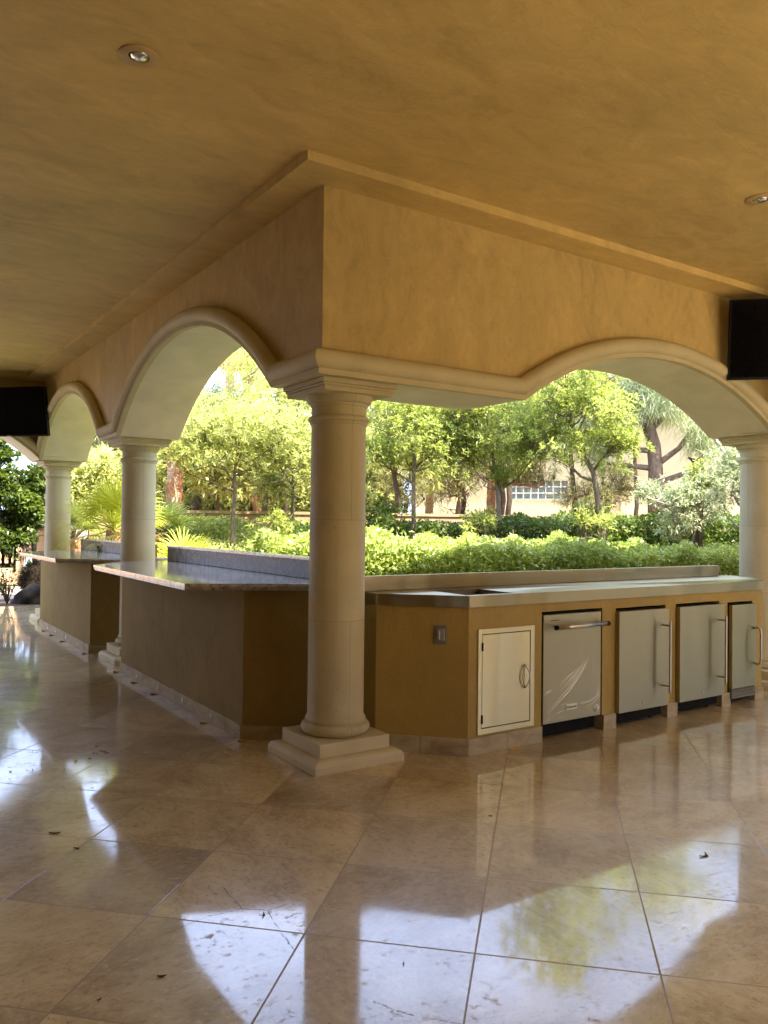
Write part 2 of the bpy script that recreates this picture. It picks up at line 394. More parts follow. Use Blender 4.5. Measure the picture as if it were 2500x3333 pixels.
def np_mesh(name, verts, faces, mat, parent=None, smooth=False):
    """fast mesh of equal sized polygons from numpy arrays"""
    if parent is not None: verts = verts - np.array(ORIG[parent.name])
    me = bpy.data.meshes.new(name); k = faces.shape[1]
    me.vertices.add(len(verts)); me.vertices.foreach_set('co', verts.astype(np.float32).ravel())
    me.loops.add(faces.size); me.loops.foreach_set('vertex_index', faces.astype(np.int32).ravel())
    me.polygons.add(len(faces)); me.polygons.foreach_set('loop_start', np.arange(0, faces.size, k, dtype=np.int32))
    me.update(); me.validate()
    if smooth: me.polygons.foreach_set('use_smooth', [True] * len(faces))
    me.materials.append(M[mat])
    o = bpy.data.objects.new(name, me); COL.objects.link(o)
    if parent is not None: o.parent = parent; ORIG[o.name] = ORIG[parent.name]
    else: ORIG[o.name] = (0, 0, 0)
    return o
def unit(a): return a / np.maximum(np.linalg.norm(a, axis=1, keepdims=True), 1e-9)
def leaf_quads(pos, d, L, W, fold=.25, bend=0.0, face=(0, 0, 1.0)):
    """one folded blade (two triangles' worth in a quad) for every position"""
    n = len(pos); d = unit(d); side = unit(np.cross(d, rng.normal(size=(n, 3)) * .55 + np.array(face))); nr = np.cross(side, d)
    L = np.broadcast_to(L, (n,)).reshape(-1, 1); W = np.broadcast_to(W, (n,)).reshape(-1, 1)
    mid = pos + d * L * .5 + nr * W * fold
    tip = pos + d * L + np.array([0, 0, -1.0]) * L * bend
    v = np.stack([pos, mid + side * W * .5, tip, mid - side * W * .5], 1).reshape(-1, 3)
    f = np.arange(n * 4).reshape(-1, 4)
    return v, f
def whorls(cl, axis, per, L, W, spread=1.0):
    """rosettes of narrow leaves round the tips of twigs"""
    n = len(cl); pos = np.repeat(cl, per, 0); ax = np.repeat(unit(axis), per, 0)
    d = unit(rng.normal(size=(n * per, 3))) * spread + ax * .75
    pos = pos + rng.normal(size=pos.shape) * L * .18
    return leaf_quads(pos, d, L * rng.uniform(.65, 1.2, n * per), W * rng.uniform(.7, 1.2, n * per), .25, .12)
def blob(c, r, n, hollow=.35, lumps=9, seed=0):
    """points in an uneven crown: a union of lumps inside an ellipsoid"""
    g = np.random.default_rng(seed); c = np.array(c); r = np.array(r)
    lumps = lumps * 2; lc = unit(g.normal(size=(lumps, 3))) * g.uniform(.15, .85, (lumps, 1)); lr = g.uniform(.20, .42, lumps)
    w = lr**2.2; k = g.choice(lumps, n, p=w / w.sum())
    p = unit(g.normal(size=(n, 3))) * (g.uniform(hollow**3, 1, (n, 1)) ** (1 / 3))
    return c + (lc[k] + p * lr[k][:, None]) * r

def sprout(m, skel, targets, r0, n=5, wob=.12, seed=1):
    """limbs from the nearest lower skeleton point out to crown targets"""
    g = random.Random(seed); S = [Vector(p) for p in skel]
    for T in targets:
        T = Vector(T)
        best = min(S, key=lambda p: (p - T).length + max(0, p.z - T.z + .1) * 3)
        mid = best.lerp(T, .5) + Vector((g.uniform(-wob, wob), g.uniform(-wob, wob), g.uniform(-wob * .3, wob)))
        q1 = best.lerp(mid, .5) + Vector((0, 0, -wob * .2)); q2 = mid.lerp(T, .5)
        m.tube([best, q1, mid, q2, T], [r0, r0 * .8, r0 * .6, r0 * .42, r0 * .2], n, False)
        S += [mid, q2]
def densify(pts, k=3):
    out = []
    for a, b in zip(pts[:-1], pts[1:]):
        for i in range(k): out.append(tuple(np.array(a) + (np.array(b) - np.array(a)) * i / k))
    return out + [tuple(pts[-1])]

# ------------------------------------------------------------------ camera, sky, sun
cam = bpy.data.cameras.new('camera'); co = bpy.data.objects.new('camera', cam); COL.objects.link(co)
yaw, pitch, roll = .58858, .01580, .01140
fw = Vector((math.sin(yaw) * math.cos(pitch), math.cos(yaw) * math.cos(pitch), math.sin(pitch)))
rt = Vector((math.cos(yaw), -math.sin(yaw), 0)); up = rt.cross(fw)
r2 = rt * math.cos(roll) + up * math.sin(roll); u2 = -rt * math.sin(roll) + up * math.cos(roll)
co.matrix_world = Matrix(((r2.x, u2.x, -fw.x, -2.3342), (r2.y, u2.y, -fw.y, -3.9752), (r2.z, u2.z, -fw.z, 1.3239), (0, 0, 0, 1)))
cam.sensor_fit = 'HORIZONTAL'; cam.sensor_width = 36; cam.lens = 36 * 2607.6 / 2500
cam.clip_start = .05; cam.clip_end = 2000
scene.camera = co
SUN_AZ, SUN_EL = R(165), R(61)
w = bpy.data.worlds.new('World'); scene.world = w; w.use_nodes = True
nt = w.node_tree; bg = nt.nodes['Background']
sky = nt.nodes.new('ShaderNodeTexSky'); sky.sky_type = 'NISHITA'; sky.sun_disc = False
sky.sun_elevation = SUN_EL; sky.sun_rotation = SUN_AZ; sky.air_density = 1.0; sky.dust_density = 4.5; sky.ozone_density = 1.0
# thin bright cloud over most of the sky, added to brighten its floor reflection
def wn(typ, **at):
    nd = nt.nodes.new(typ)
    for k, v in at.items(): setattr(nd, k, v)
    return nd
tc = wn('ShaderNodeTexCoord'); mp_ = wn('ShaderNodeMapping'); mp_.inputs['Scale'].default_value = (1.0, 1.0, 2.2); nt.links.new(tc.outputs['Generated'], mp_.inputs[0])
cn = wn('ShaderNodeTexNoise'); cn.inputs['Scale'].default_value = 2.6; cn.inputs['Detail'].default_value = 7; cn.inputs['Roughness'].default_value = .6; nt.links.new(mp_.outputs[0], cn.inputs['Vector'])
cr = wn('ShaderNodeMapRange'); cr.inputs[1].default_value = .36; cr.inputs[2].default_value = .62; cr.inputs[3].default_value = .12; cr.inputs[4].default_value = .9; nt.links.new(cn.outputs['Fac'], cr.inputs[0])
cm = wn('ShaderNodeMix', data_type='RGBA'); nt.links.new(cr.outputs[0], cm.inputs[0]); nt.links.new(sky.outputs[0], cm.inputs[6]); cm.inputs[7].default_value = (6.3, 7.9, 11.9, 1)
nt.links.new(cm.outputs[2], bg.inputs[0]); bg.inputs[1].default_value = .15
sl = bpy.data.lights.new('sun', 'SUN'); sl.energy = 5.0; sl.angle = R(.53); sl.color = (1, .92, .77)
so = bpy.data.objects.new('sun', sl); COL.objects.link(so)
sd = Vector((math.sin(SUN_AZ) * math.cos(SUN_EL), math.cos(SUN_AZ) * math.cos(SUN_EL), math.sin(SUN_EL)))
so.rotation_euler = sd.to_track_quat('Z', 'Y').to_euler(); so.location = sd * 30
scene.view_settings.view_transform = 'Standard'; scene.view_settings.look = 'None'
scene.view_settings.exposure = 0; scene.view_settings.gamma = 1
scene.cycles.max_bounces = 10; scene.cycles.diffuse_bounces = 7; scene.cycles.glossy_bounces = 5
scene.cycles.transmission_bounces = 5; scene.cycles.transparent_max_bounces = 6
scene.cycles.caustics_reflective = False; scene.cycles.caustics_refractive = False
scene.cycles.sample_clamp_indirect = 8
scene.cycles.use_denoising = True
scene.cycles.film_exposure = 3.85
# ------------------------------------------------------------------ setting: floor, ceiling, ground
def sheet(name, polys, z, mat, label=None):
    m = MB()
    for p in polys: m.add([(x, y, z) for x, y in p], [tuple(range(len(p)))])
    return tag(m.build(name, mat), label, None, None, 'structure')
sheet('ground', [[(-150, -150), (150, -150), (150, 150), (-150, 150)]], -.06, 'terrace_soil')
sheet('floor', [[(-9, -9), (9.6, -9), (9.6, .62), (-9, .62)], [(-9, .62), (.62, .62), (.62, 9.5), (-9, 9.5)]], 0, 'floor')
sheet('patio', [[(-40, -40), (30, -40), (30, -9.01), (-40, -9.01)]], -.012, 'paving')
sheet('added_lawn', [[(9.61, -9), (40, -9), (40, -.41), (9.61, -.41)]], -.012, 'added_lawn')  # unseen green ground, added so the steel doors reflect something darker
sheet('planting_bed', [[(.63, .63), (9.62, .63), (9.62, -.4), (30, -.4), (30, 30), (.63, 30)], [(-9, 9.51), (.62, 9.51), (.62, 11.0), (-9, 11.0)]], -.02, 'soil')
sheet('driveway', [[(-40, 11.0), (.62, 11.0), (.62, 60), (-40, 60)]], -.03, 'drive_paving')
m = MB()
m.prism([(-8, -6.4), (9.5, -6.4), (9.5, .72), (.72, .72), (.72, 8.35), (-8, 8.35)], 3.177, 3.62)
tag(m.build('ceiling', 'ceiling_plaster'), None, None, None, 'structure')
m = MB(); m.box(-6.6, -6.35, -6.3, 7.0, 0, 3.2)  # unseen walls, added to cut light from the left and hide the rear horizon
m.box(-6.35, 0.2, -6.7, -6.4, 0, 3.2); m.box(.2, 24, -12.6, -12.3, 0, 4.6)
tag(m.build('unseen_back_wall', 'unseen_wall'), None, None, None, 'structure')

sheet('added_strips', [[(9.62, -7.5), (13.9, -9.6), (13.9, -8.0), (9.62, -6.4)], [(9.62, -5.2), (13.9, -7.0), (13.9, -6.5), (9.62, -4.8)]], -.006, 'paving')  # unseen bright strips, added to make bands in the steel reflections
m = MB(); m.prism([(14, -12), (44, -12), (44, -.5), (14, -.5)], -.01, 3.6); tag(m.build('added_bank', 'added_lawn'), None, None, None, 'structure')  # unseen bank, added to keep the bright horizon out of the steel

# ------------------------------------------------------------------ arcade: plaster beam on arches, stone mouldings
ZL, RISE = 2.118, .645
def arch_pts(s0, s1, rise, n=26):
    h = (s1 - s0) / 2; c = (s0 + s1) / 2; Rr = (h * h + rise * rise) / (2 * rise); a0 = math.asin(h / Rr)
    return [(c + Rr * math.sin(a), ZL + rise - Rr + Rr * math.cos(a)) for a in np.linspace(-a0, a0, n)]
runX = [(-.263, ZL)] + arch_pts(1.17, 3.95, .425) + [(4.24, ZL)]
runY = [(-.263, ZL)] + arch_pts(.265, 3.53, RISE) + arch_pts(4.09, 7.13, RISE) + [(7.42, ZL)]
runE = [(0, ZL)] + arch_pts(.29, 3.52, RISE) + [(4.1, ZL)]
runF = [(0, ZL)] + arch_pts(.29, 3.52, RISE) + [(4.1, ZL)]
MAP = {'X': lambda s, d, z: (s, -d, z), 'Y': lambda s, d, z: (-d, s, z), 'E': lambda s, d, z: (-s, 7.42 - d, z), 'F': lambda s, d, z: (4.24 - d, -s, z)}
arc = thing('arcade', 'tan plastered arched beam with cream stone mouldings running round the veranda corner on columns', 'arcade', (0, 0, 2.1))
def band(m, run, mp, d0, d1, zoff, ztop, mitre0=None, mitre1=None):
    """solid band between the arch curve (raised by zoff) and either a flat top or the same curve"""
    vs = []; n = len(run)
    for i, (s, z) in enumerate(run):
        zt = ztop if ztop > 1.0 else z + ztop
        for d, zz in ((d0, z + zoff), (d0, zt), (d1, zt), (d1, z + zoff)):
            ss = s
            if i == 0 and mitre0 is not None: ss = mitre0(d)
            if i == n - 1 and mitre1 is not None: ss = mitre1(d)
            vs.append(mp(ss, d, zz))
    fs = []
    for i in range(n - 1):
        for k in range(4): fs.append((i * 4 + k, i * 4 + (k + 1) % 4, i * 4 + 4 + (k + 1) % 4, i * 4 + 4 + k))
    fs += [(3, 2, 1, 0), tuple((n - 1) * 4 + k for k in range(4))]
    m.add(vs, fs)
def moulding(m, run, mp, dc, rad, off, mitre0=None, mitre1=None, nseg=18):
    P = []
    for i, (s, z) in enumerate(run):
        a = np.array(run[max(i - 1, 0)]); b = np.array(run[min(i + 1, len(run) - 1)])
        p = np.array((s, z)); t1 = p - a; t2 = b - p
        if np.linalg.norm(t1) < 1e-6: t1 = t2
        if np.linalg.norm(t2) < 1e-6: t2 = t1
        t1 = t1 / np.linalg.norm(t1); t2 = t2 / np.linalg.norm(t2)
        n1 = np.array((-t1[1], t1[0])); n2 = np.array((-t2[1], t2[0])); nn = n1 + n2; nn /= np.linalg.norm(nn)
        P.append((p, nn, 1 / max(.5, nn @ n1)))
    rings = []
    for i, (p, nn, k) in enumerate(P):
        ring = []
        for j in range(nseg):
            a = 2 * math.pi * j / nseg
            d = dc + rad * math.cos(a); q = p + nn * k * (off + rad * math.sin(a))
            s = q[0]
            if i == 0 and mitre0 is not None: s = mitre0(d)
            if i == len(P) - 1 and mitre1 is not None: s = mitre1(d)
            ring.append(mp(s, d, q[1]))
        rings.append(ring)
    m.rings(rings)
neg = lambda d: -d
ext = lambda e: (lambda d: e - d)
m = MB()
band(m, [(-.263, ZL)] + runX[1:-1] + [(4.503, ZL)], MAP['X'], .263, -.263, .014, 3.25)
band(m, [(.2635, ZL)] + runY[1:-1] + [(7.683, ZL)], MAP['Y'], .263, -.263, .014, 3.25)
band(m, [(.2635, ZL)] + runE[1:], MAP['E'], .263, -.263, .014, 3.25)
band(m, [(.2635, ZL)] + runF[1:], MAP['F'], .263, -.263, .014, 3.25)
m.build('plaster_wall', 'wall_plaster', arc)
def bay(name, run, key, a, b, m0=None, m1=None):
    mp = MAP[key]; seg = run[a:b]
    k = MB(); band(k, seg, mp, .296, -.296, 0.0, .016, m0, m1)
    k.build('arch_soffit', 'soffit_stone', arc)
    k = MB(); band(k, seg, mp, .306, .262, -.004, .030, m0, m1)
    moulding(k, seg, mp, .297, .052, .078, m0, m1)
    k.build('arch_moulding', 'mould_stone', arc, autosharp=50)
bay('x', runX, 'X', 0, len(runX), neg, None)
bay('y', runY, 'Y', 0, 28, neg, None)
bay('y', runY, 'Y', 27, len(runY), None, None)
bay('e', runE, 'E', 0, len(runE)); bay('f', runF, 'F', 0, len(runF))
m = MB()      # stepped plaster cornice under the ceiling
m.box(-.478, 4.02, -.478, -.263, 3.130, 3.2); m.box(-.478, -.263, -.262, 7.2, 3.130, 3.2)
m.box(-4.1, -.479, 6.94, 7.157, 3.131, 3.2); m.box(3.76, 3.977, -4.1, -.479, 3.131, 3.2)
m.build('cornice', 'ceiling_plaster', arc)

# ------------------------------------------------------------------ columns
def torus_prof(r, z0, z1, n=9):
    h = (z1 - z0) / 2
    return [(r - h + h * math.sin(math.pi * i / n) if False else r - h * (1 - math.sin(math.pi * i / n)), z0 + h - h * math.cos(math.pi * i / n)) for i in range(n + 1)]
def column(label, loc):
    t = thing('stone_column', label, 'column', loc, 'stone columns carrying the arcade')
    sh = [(.160, .232), (.1605, .8), (.159, 1.347), (.155, 1.9)]
    prof = [(.15, .1425)] + [(.158, .143)] + torus_prof(.197, .143, .208) + [(.171, .208), (.173, .214), (.173, .226), (.168, .232), (.161, .246)] \
        + [(.1605, z) for z in (.5, .781, .785)] + [(.1595, 1.345), (.159, 1.349), (.1565, 1.86), (.158, 1.885), (.166, 1.893), (.166, 1.902)] + torus_prof(.178, 1.902, 1.936) \
        + [(.158, 1.938), (.158, 1.990), (.164, 1.994), (.165, 2.006)] + [(.165 + .027 * math.sin(a), 2.006 + .044 * (1 - math.cos(a))) for a in np.linspace(.1, math.pi / 2, 7)] + [(.192, 2.056), (.15, 2.057)]
    m = MB(); m.lathe([(r, z) for r, z in prof], 72, loc); m.build('shaft', 'column_stone', t, autosharp=38)
    m = MB(); x, y = loc[0], loc[1]
    for h, z0, z1 in ((.222, 2.050, 2.076), (.230, 2.076, 2.090), (.240, 2.090, 2.1165)):
        m.box(x - h, x + h, y - h, y + h, z0, z1)
    m.build('capital', 'mould_stone', t, .004)
    m = MB(); m.box(x - .2235, x + .2235, y - .2235, y + .2235, .0695, .1425); m.build('plinth', 'mould_stone', t, .003)
    pr = [(.285, 0), (.285, .040), (.279, .044), (.279, .049), (.274, .056), (.266, .062), (.256, .066), (.24, .0695)]
    m = MB(); m.rings([[(x + sx * h, y + sy * h, z) for sx, sy in ((-1, -1), (1, -1), (1, 1), (-1, 1))] for h, z in pr], smooth=False)
    m.build('plinth_step', 'mould_stone', t, .002)
    return t
c1 = column('nearest cream stone column at the outer corner between the granite bar and the steel kitchen', (0, 0, 0))
copy_tree(c1, (0, 3.81, 0), 0, 'stone column standing between the two granite topped bars')
copy_tree(c1, (0, 7.42, 0), 0, 'farthest stone column, behind the farther granite bar beside the vine hedge')
copy_tree(c1, (4.24, 0, 0), 0, 'stone column at the far end of the steel kitchen island')
copy_tree(c1, (-3.81, 7.42, 0), 0, 'stone column under the far arch, at the left beyond the television')
copy_tree(c1, (4.24, -3.81, 0), 0, 'stone column under the side arch, at the right beyond the ice maker')

# ------------------------------------------------------------------ granite topped bars
def bar(label, y0, y1, gpoly, bs0, bs1, joints, endpiece):
    t = thing('bar_counter', label, 'bar', (0, (y0 + y1) / 2, 0), 'granite bars between the columns')
    base = [(-.309, y0), (-.309, y1), (.36, y1), (.36, y0 - .30), (.02, y0 - .27)]
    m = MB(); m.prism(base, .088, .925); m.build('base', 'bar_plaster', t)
    ys = [y0] + joints + [y1]; g = .0012
    m = MB()
    for a, b in zip(ys[:-1], ys[1:]): m.prism([(-.322, a + g), (-.309, a + g), (-.309, b - g), (-.322, b - g)], 0, .0885)
    dx, dy = .329, -.27; L = math.hypot(dx, dy); nx, ny = dy / L * .013, -dx / L * .013
    m.prism([(-.3225, y0 - .003), (-.3225 + dx, y0 - .003 + dy), (-.3090 + dx, y0 + dy + .003), (-.309, y0)], 0, .0885)
    m.build('skirting', 'skirting', t, .0012, 1)
    m = MB(); m.prism(gpoly, .945, .965)
    m.build('granite_top', 'granite', t, .003)
    cx = sum(p[0] for p in gpoly) / len(gpoly); cy = sum(p[1] for p in gpoly) / len(gpoly)
    def inset(k): return [(cx + (x - cx) * k, cy + (y - cy) * k) for x, y in gpoly]
    m = MB(); m.prism(inset(.992), .930, .9448); m.prism(inset(.984), .922, .9302)
    m.build('granite_edge', 'granite_edge', t, .003)
    m = MB(); m.box(.16, .215, bs0, bs1, .9655, 1.085); m.build('backsplash', 'granite_matte', t, .002)
    m = MB(); m.box(.15, .30, bs0 - .002, bs1 + .004, 1.0855, 1.1); m.build('backsplash_cap', 'granite_cap', t, .002)
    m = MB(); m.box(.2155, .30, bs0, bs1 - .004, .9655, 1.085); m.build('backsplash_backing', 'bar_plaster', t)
    return t
bar('nearer granite topped bar beside the nearest column, with a chamfered plaster base', .597, 3.226,
    [(-.69, .585), (-.655, 2.84), (-.305, 3.30), (.10, 3.45), (.36, 3.45), (.20, .25), (-.04, .27)], .42, 3.42, [1.06, 1.60, 2.14, 2.70], True)
bar('farther granite topped bar standing between the two farther columns', 4.33, 6.85,
    [(-.695, 4.11), (-.715, 5.91), (.0, 6.73), (.14, 6.86), (.36, 6.86), (.36, 3.95), (.10, 3.95), (-.194, 3.70)], 4.15, 6.80, [4.80, 5.34, 5.87, 6.31], False)

# ------------------------------------------------------------------ wedges and white clips left by the tilers
def wedge(x, y, rz, label, mat, size=1.0):
    t = MB(); L, W, H = .055 * size, .020 * size, .014 * size
    t.add([(0, -W / 2, 0), (L, -W / 2, 0), (L, W / 2, 0), (0, W / 2, 0), (L, -W / 2, H), (L, W / 2, H), (0, -W / 2, .002), (0, W / 2, .002)],
          [(0, 3, 2, 1), (0, 1, 4, 6), (3, 7, 5, 2), (1, 2, 5, 4), (0, 6, 7, 3), (6, 4, 5, 7)])
    o = t.build('tile_wedge', mat, None, .001, 1)
    o.location = (x, y, .0005); o.rotation_euler = (0, 0, rz)
    return tag(o, label, 'wedge', 'yellow plastic wedges left along the skirting')
wl = [(-.335, 6.30, 'far wedge by the farthest skirting joint of the farther bar'), (-.335, 5.86, 'wedge by the second skirting joint from the far end of the farther bar'),
      (-.335, 5.31, 'wedge by the middle skirting joint of the farther bar'), (-.330, 4.33, 'wedge at the near corner of the farther bar skirting'),
      (-.330, 3.20, 'wedge at the far corner of the nearer bar, beside the column plinth'), (-.335, 2.65, 'wedge by the farthest skirting joint of the nearer bar'),
      (-.335, 2.13, 'wedge by the second skirting joint of the nearer bar'), (-.335, 1.09, 'wedge by the nearest skirting joint of the nearer bar'), (-.30, .545, 'wedge tucked at the near chamfered corner of the nearer bar')]
for x, y, l in wl: wedge(x, y, R(188 + random.uniform(-8, 8)), 'tan plastic ' + l, 'wedge_tan')
wedge(.955, -.432, R(-15), 'bright yellow plastic wedge on the floor below the steel access door', 'wedge_yellow', .9)
wedge(.262, -.272, R(40), 'bright yellow plastic wedge jammed at the right corner of the nearest column plinth', 'wedge_yellow', .7)
def clip(y, z, label, tall=1.0):
    m = MB(); m.box(-.3245, -.3222, y - .014, y + .010, z - .012 * tall, z + .010 * tall); m.box(-.3240, -.3222, y + .0102, y + .017, z - .012 * tall, z + .002 * tall)
    tag(m.build('tile_spacer', 'clip_white', None, .001, 1), label, 'tile spacer', 'white tile spacers on the bar skirtings')
for y, z, l, k in [(2.72, .042, 'skirting of the nearer bar, farthest of its four', 1), (2.172, .047, 'second skirting joint of the nearer bar', 1), (1.62, .048, 'middle skirting joint of the nearer bar, the tallest one', 1.6), (1.075, .050, 'nearest skirting joint of the nearer bar', 1),
                (6.31, .034, 'farthest skirting joint of the farther bar', 1), (5.86, .048, 'second farthest skirting joint of the farther bar', 1), (5.345, .042, 'middle skirting joint of the farther bar', 1.7), (4.80, .036, 'nearest skirting joint of the farther bar', 2)]:
    clip(y, z, 'white plastic spacer stuck on the ' + l, k)

# ------------------------------------------------------------------ steel kitchen island
YF = -.408
isl = thing('kitchen_island', 'tan plaster outdoor kitchen island with a long stainless steel counter and sink', 'kitchen island', (2.1, -.1, 0))
OPEN = [(1.224, 1.772, .797), (1.904, 2.420, .787), (2.535, 3.046, .787), (3.152, 3.474, .770)]
m = MB()
xs = [.642]
for a, b, h in OPEN: xs += [a, b]
xs.append(3.60)
YB = -.30
for i in range(0, len(xs) - 1, 2):        # posts between the openings
    a, b = xs[i], xs[i + 1]
    m.box(a, b, YF, YB, .098 if i else .098, .853)
for a, b, h in OPEN: m.box(a, b, YF, YB, h, .853)
body = [(.642, YF + .0005), (.642, YB), (3.60, YB), (3.60, YF + .0005), (3.97, -.04), (3.97, .14), (.258, .14), (.258, -.024)]
m.prism([(.258, -.024), (.6418, YF), (.6418, .14), (.258, .14)], .098, .853)
m.prism([(3.6002, YF), (3.97, -.04), (3.97, .14), (3.6002, .14)], .098, .853)
m.box(.642, 3.60, .09, .14, .098, .853)
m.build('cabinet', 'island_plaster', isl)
m = MB(); m.box(.66, 3.58, YB + .17, .088, .002, .85)
for i in range(1, len(OPEN)):
    m.box(OPEN[i - 1][1] + .006, OPEN[i][0] - .006, YB, .0, .002, .85)
m.build('cavity_lining', 'dark_void', isl)
e = .0015
def skirt_done(m): m.build('skirting', 'skirting', isl, .0015, 1)
for a, b in ((.638, .94), (.94, 1.226)):
    m = MB(); m.box(a + e / 2, b - e / 2, YF - .013, YF, 0, .0985); skirt_done(m)
for a, b in ((1.779, 1.900), (2.432, 2.545), (3.068, 3.176), (3.492, 3.61)):
    m = MB(); m.box(a, b, YF - .013, YF - .0005, 0, .0985); m.box(a + .004, b - .004, YF - .0005, YB, 0, .0978); skirt_done(m)
ch = [(.638, YF - .013), (.44, YF - .013 + .198), (.25, -.033 + .0)]
for (ax, ay), (bx, by) in zip(ch[:-1], ch[1:]):
    m = MB(); m.prism([(ax, ay), (bx + e, by - e), (bx + e + .010, by - e + .010), (ax + .010, ay + .010)], 0, .0985); skirt_done(m)
m = MB(); m.prism([(3.6105, YF - .013), (3.980, -.045), (3.970, -.035), (3.601, YF - .004)], 0, .0985); skirt_done(m)
# steel counter with the sink cut out
top = MB(); HC = .92; TC = .067; YC = -.422
outl = [(.634, YC), (3.612, YC), (3.99, -.045), (3.99, .142), (.246, .142), (.246, -.034)]
SX0, SX1, SY0, SY1 = .655, 1.02, -.372, -.045
zt = HC
V = lambda *p: [(x, y, zt) for x, y in p]
top.add(V((.246, -.034), (.634, YC), (SX0, SY0), (SX0, SY1), (.246, .142)), [(0, 1, 2, 3, 4)])
top.add(V((.634, YC), (3.612, YC), (SX1, SY0), (SX0, SY0)), [(0, 1, 2, 3)])
top.add(V((3.612, YC), (3.99, -.045), (3.99, .142), (SX1, SY1), (SX1, SY0)), [(0, 1, 2, 3, 4)])
top.add(V((3.99, .142), (.246, .142), (SX0, SY1), (SX1, SY1)), [(0, 1, 2, 3)])
n = len(outl)
top.add([(x, y, zt) for x, y in outl] + [(x, y, zt - TC) for x, y in outl], [(i, n + i, n + (i + 1) % n, (i + 1) % n) for i in range(n)])
top.add([(x, y, zt - TC) for x, y in outl], [tuple(range(n - 1, -1, -1))])
ct = top.build('steel_counter', 'steel_h', isl)
m = MB(); q = .012
for (x0, x1, y0, y1) in ((SX0 - q, SX0, SY0 - q, SY1 + q), (SX1, SX1 + q, SY0 - q, SY1 + q), (SX0, SX1, SY0 - q, SY0), (SX0, SX1, SY1, SY1 + q)):
    m.box(x0, x1, y0, y1, .74, .9185)
m.box(SX0 - q, SX1 + q, SY0 - q, SY1 + q, .73, .74); m.build('sink', 'steel_dark', ct, .0)
m = MB(); m.box(.25, 3.82, .108, .146, HC + .0005, 1.011); m.build('steel_backsplash', 'steel_h', ct, .0025)
# outlet cover on the chamfered end
def on_chamfer(u, d, z): return Vector((.642 - u * .70711 - d * .70711, YF + u * .70711 - d * .70711, z))
def cbox(m, u0, u1, d0, d1, z0, z1):
    a = len(m.v); m.box(u0, u1, d0, d1, z0, z1)
    for i in range(a, len(m.v)): m.v[i] = tuple(on_chamfer(*m.v[i]))
m = MB(); cbox(m, .128, .202, 0, .009, .636, .745); oc = m.build('outlet_cover', 'grey_plastic', isl, .003)
m = MB(); cbox(m, .136, .180, .009, .028, .655, .728); m.build('bubble_lid', 'clear_grey', oc, .008, 3)
m = MB(); cbox(m, .162, .168, .0285, .0305, .668, .716); m.build('latch_tab', 'clip_white', oc, .001)
# access door
m = MB()
X0, X1, Z0, Z1 = .709, 1.156, .112, .722; x0, x1, z0, z1 = .740, 1.121, .147, .690
for b in ((X0, x0 - .003, Z0, Z1), (x1 + .003, X1, Z0, Z1), (x0 - .003, x1 + .003, z1 + .003, Z1), (x0 - .003, x1 + .003, Z0, z0 - .003)):
    m.box(b[0], b[1], YF - .010, YF + .002, b[2], b[3])
ad = m.build('access_door', 'steel_warm', isl, .0015)
m = MB(); m.box(x0 + .002, x1 - .002, YF - .008, YF + .001, z0 + .002, z1 - .002); m.build('door_panel', 'steel_warm', ad, .002)
m = MB(); m.box(x0 - .004, x1 + .004, YF - .0015, YF - .0003, z0 - .004, z1 + .004); m.build('door_gap', 'dark_void', ad)
for z in (.62, .20):
    m = MB(); m.tube([(x0 - .001, YF - .012, z - .024), (x0 - .001, YF - .012, z + .024)], .0055, 10); m.build('hinge', 'black_plastic', ad)
m = MB()
for sgn, lift in ((-1, 0), (1, 1)):
    m.tube([(1.073 + sgn * .024 * math.sin(math.pi * k / 12), YF - .022 - .012 * math.sin(math.pi * k / 12) * lift, .355 + .130 * k / 12) for k in range(13)], [.0035 + .0012 * math.sin(math.pi * k / 12) for k in range(13)], 10)
m.tube([(1.073, YF - .007, .355), (1.073, YF - .024, .355)], .007, 12); m.tube([(1.073, YF - .007, .485), (1.073, YF - .024, .485)], .007, 12)
m.build('handle', 'steel_plain', ad)

# ------------------------------------------------------------------ appliances in the island
def bar_handle(m, p0, p1, r, stand, back, flat=False):
    m.tube([p0, p1], r, 14)
    P0, P1 = Vector(p0), Vector(p1)
    for f in stand:
        a = P0.lerp(P1, f); m.tube([a, (a.x, back, a.z)], r * .8, 10)
dw = thing('dishwasher', 'stainless dishwasher under creased protective film, between the access door and first fridge', 'dishwasher', (1.5, YF, 0))
m = MB(); m.box(1.234, 1.760, -.38, -.12, .10, .785); m.build('body', 'black_plastic', dw)
fy = YF - .004
m = MB(); m.box(1.238, 1.757, fy, -.382, .103, .776); m.build('door_panel', 'steel_v', dw, .003)
m = MB(); m.box(1.30, 1.37, fy - .0012, fy + .001, .7385, .7425); m.build('control_slot', 'black_plastic', dw)
m = MB(); m.tube([(1.305, fy - .048, .701), (1.765, fy - .048, .701)], .0135, 18); hb = m.build('handle', 'steel_plain', dw)
for hx_ in (1.293, 1.761):
    m = MB(); m.tube([(hx_, fy - .048, .701), (hx_ + .016, fy - .048, .701)], .0148, 18); m.build('handle_cap', 'black_plastic', hb)
for hx_ in (1.34, 1.73):
    m = MB(); m.tube([(hx_, fy - .048, .701), (hx_, fy, .701)], .010, 12); m.build('handle_post', 'steel_plain', hb)
m = MB(); m.box(1.24, 1.755, -.36, -.345, .015, .101); m.build('kick_plate', 'black_plastic', dw)
for x in (1.655,):
    m = MB(); m.lathe([(.014, 0.001), (.014, .010), (.006, .012), (.006, .03)], 12, (x, -.30, 0)); m.build('levelling_foot', 'badge', dw)
m = MB(); m.box(1.436, 1.534, fy - .004, fy - .0002, .170, .205); bd = m.build('badge', 'badge', dw, .001)
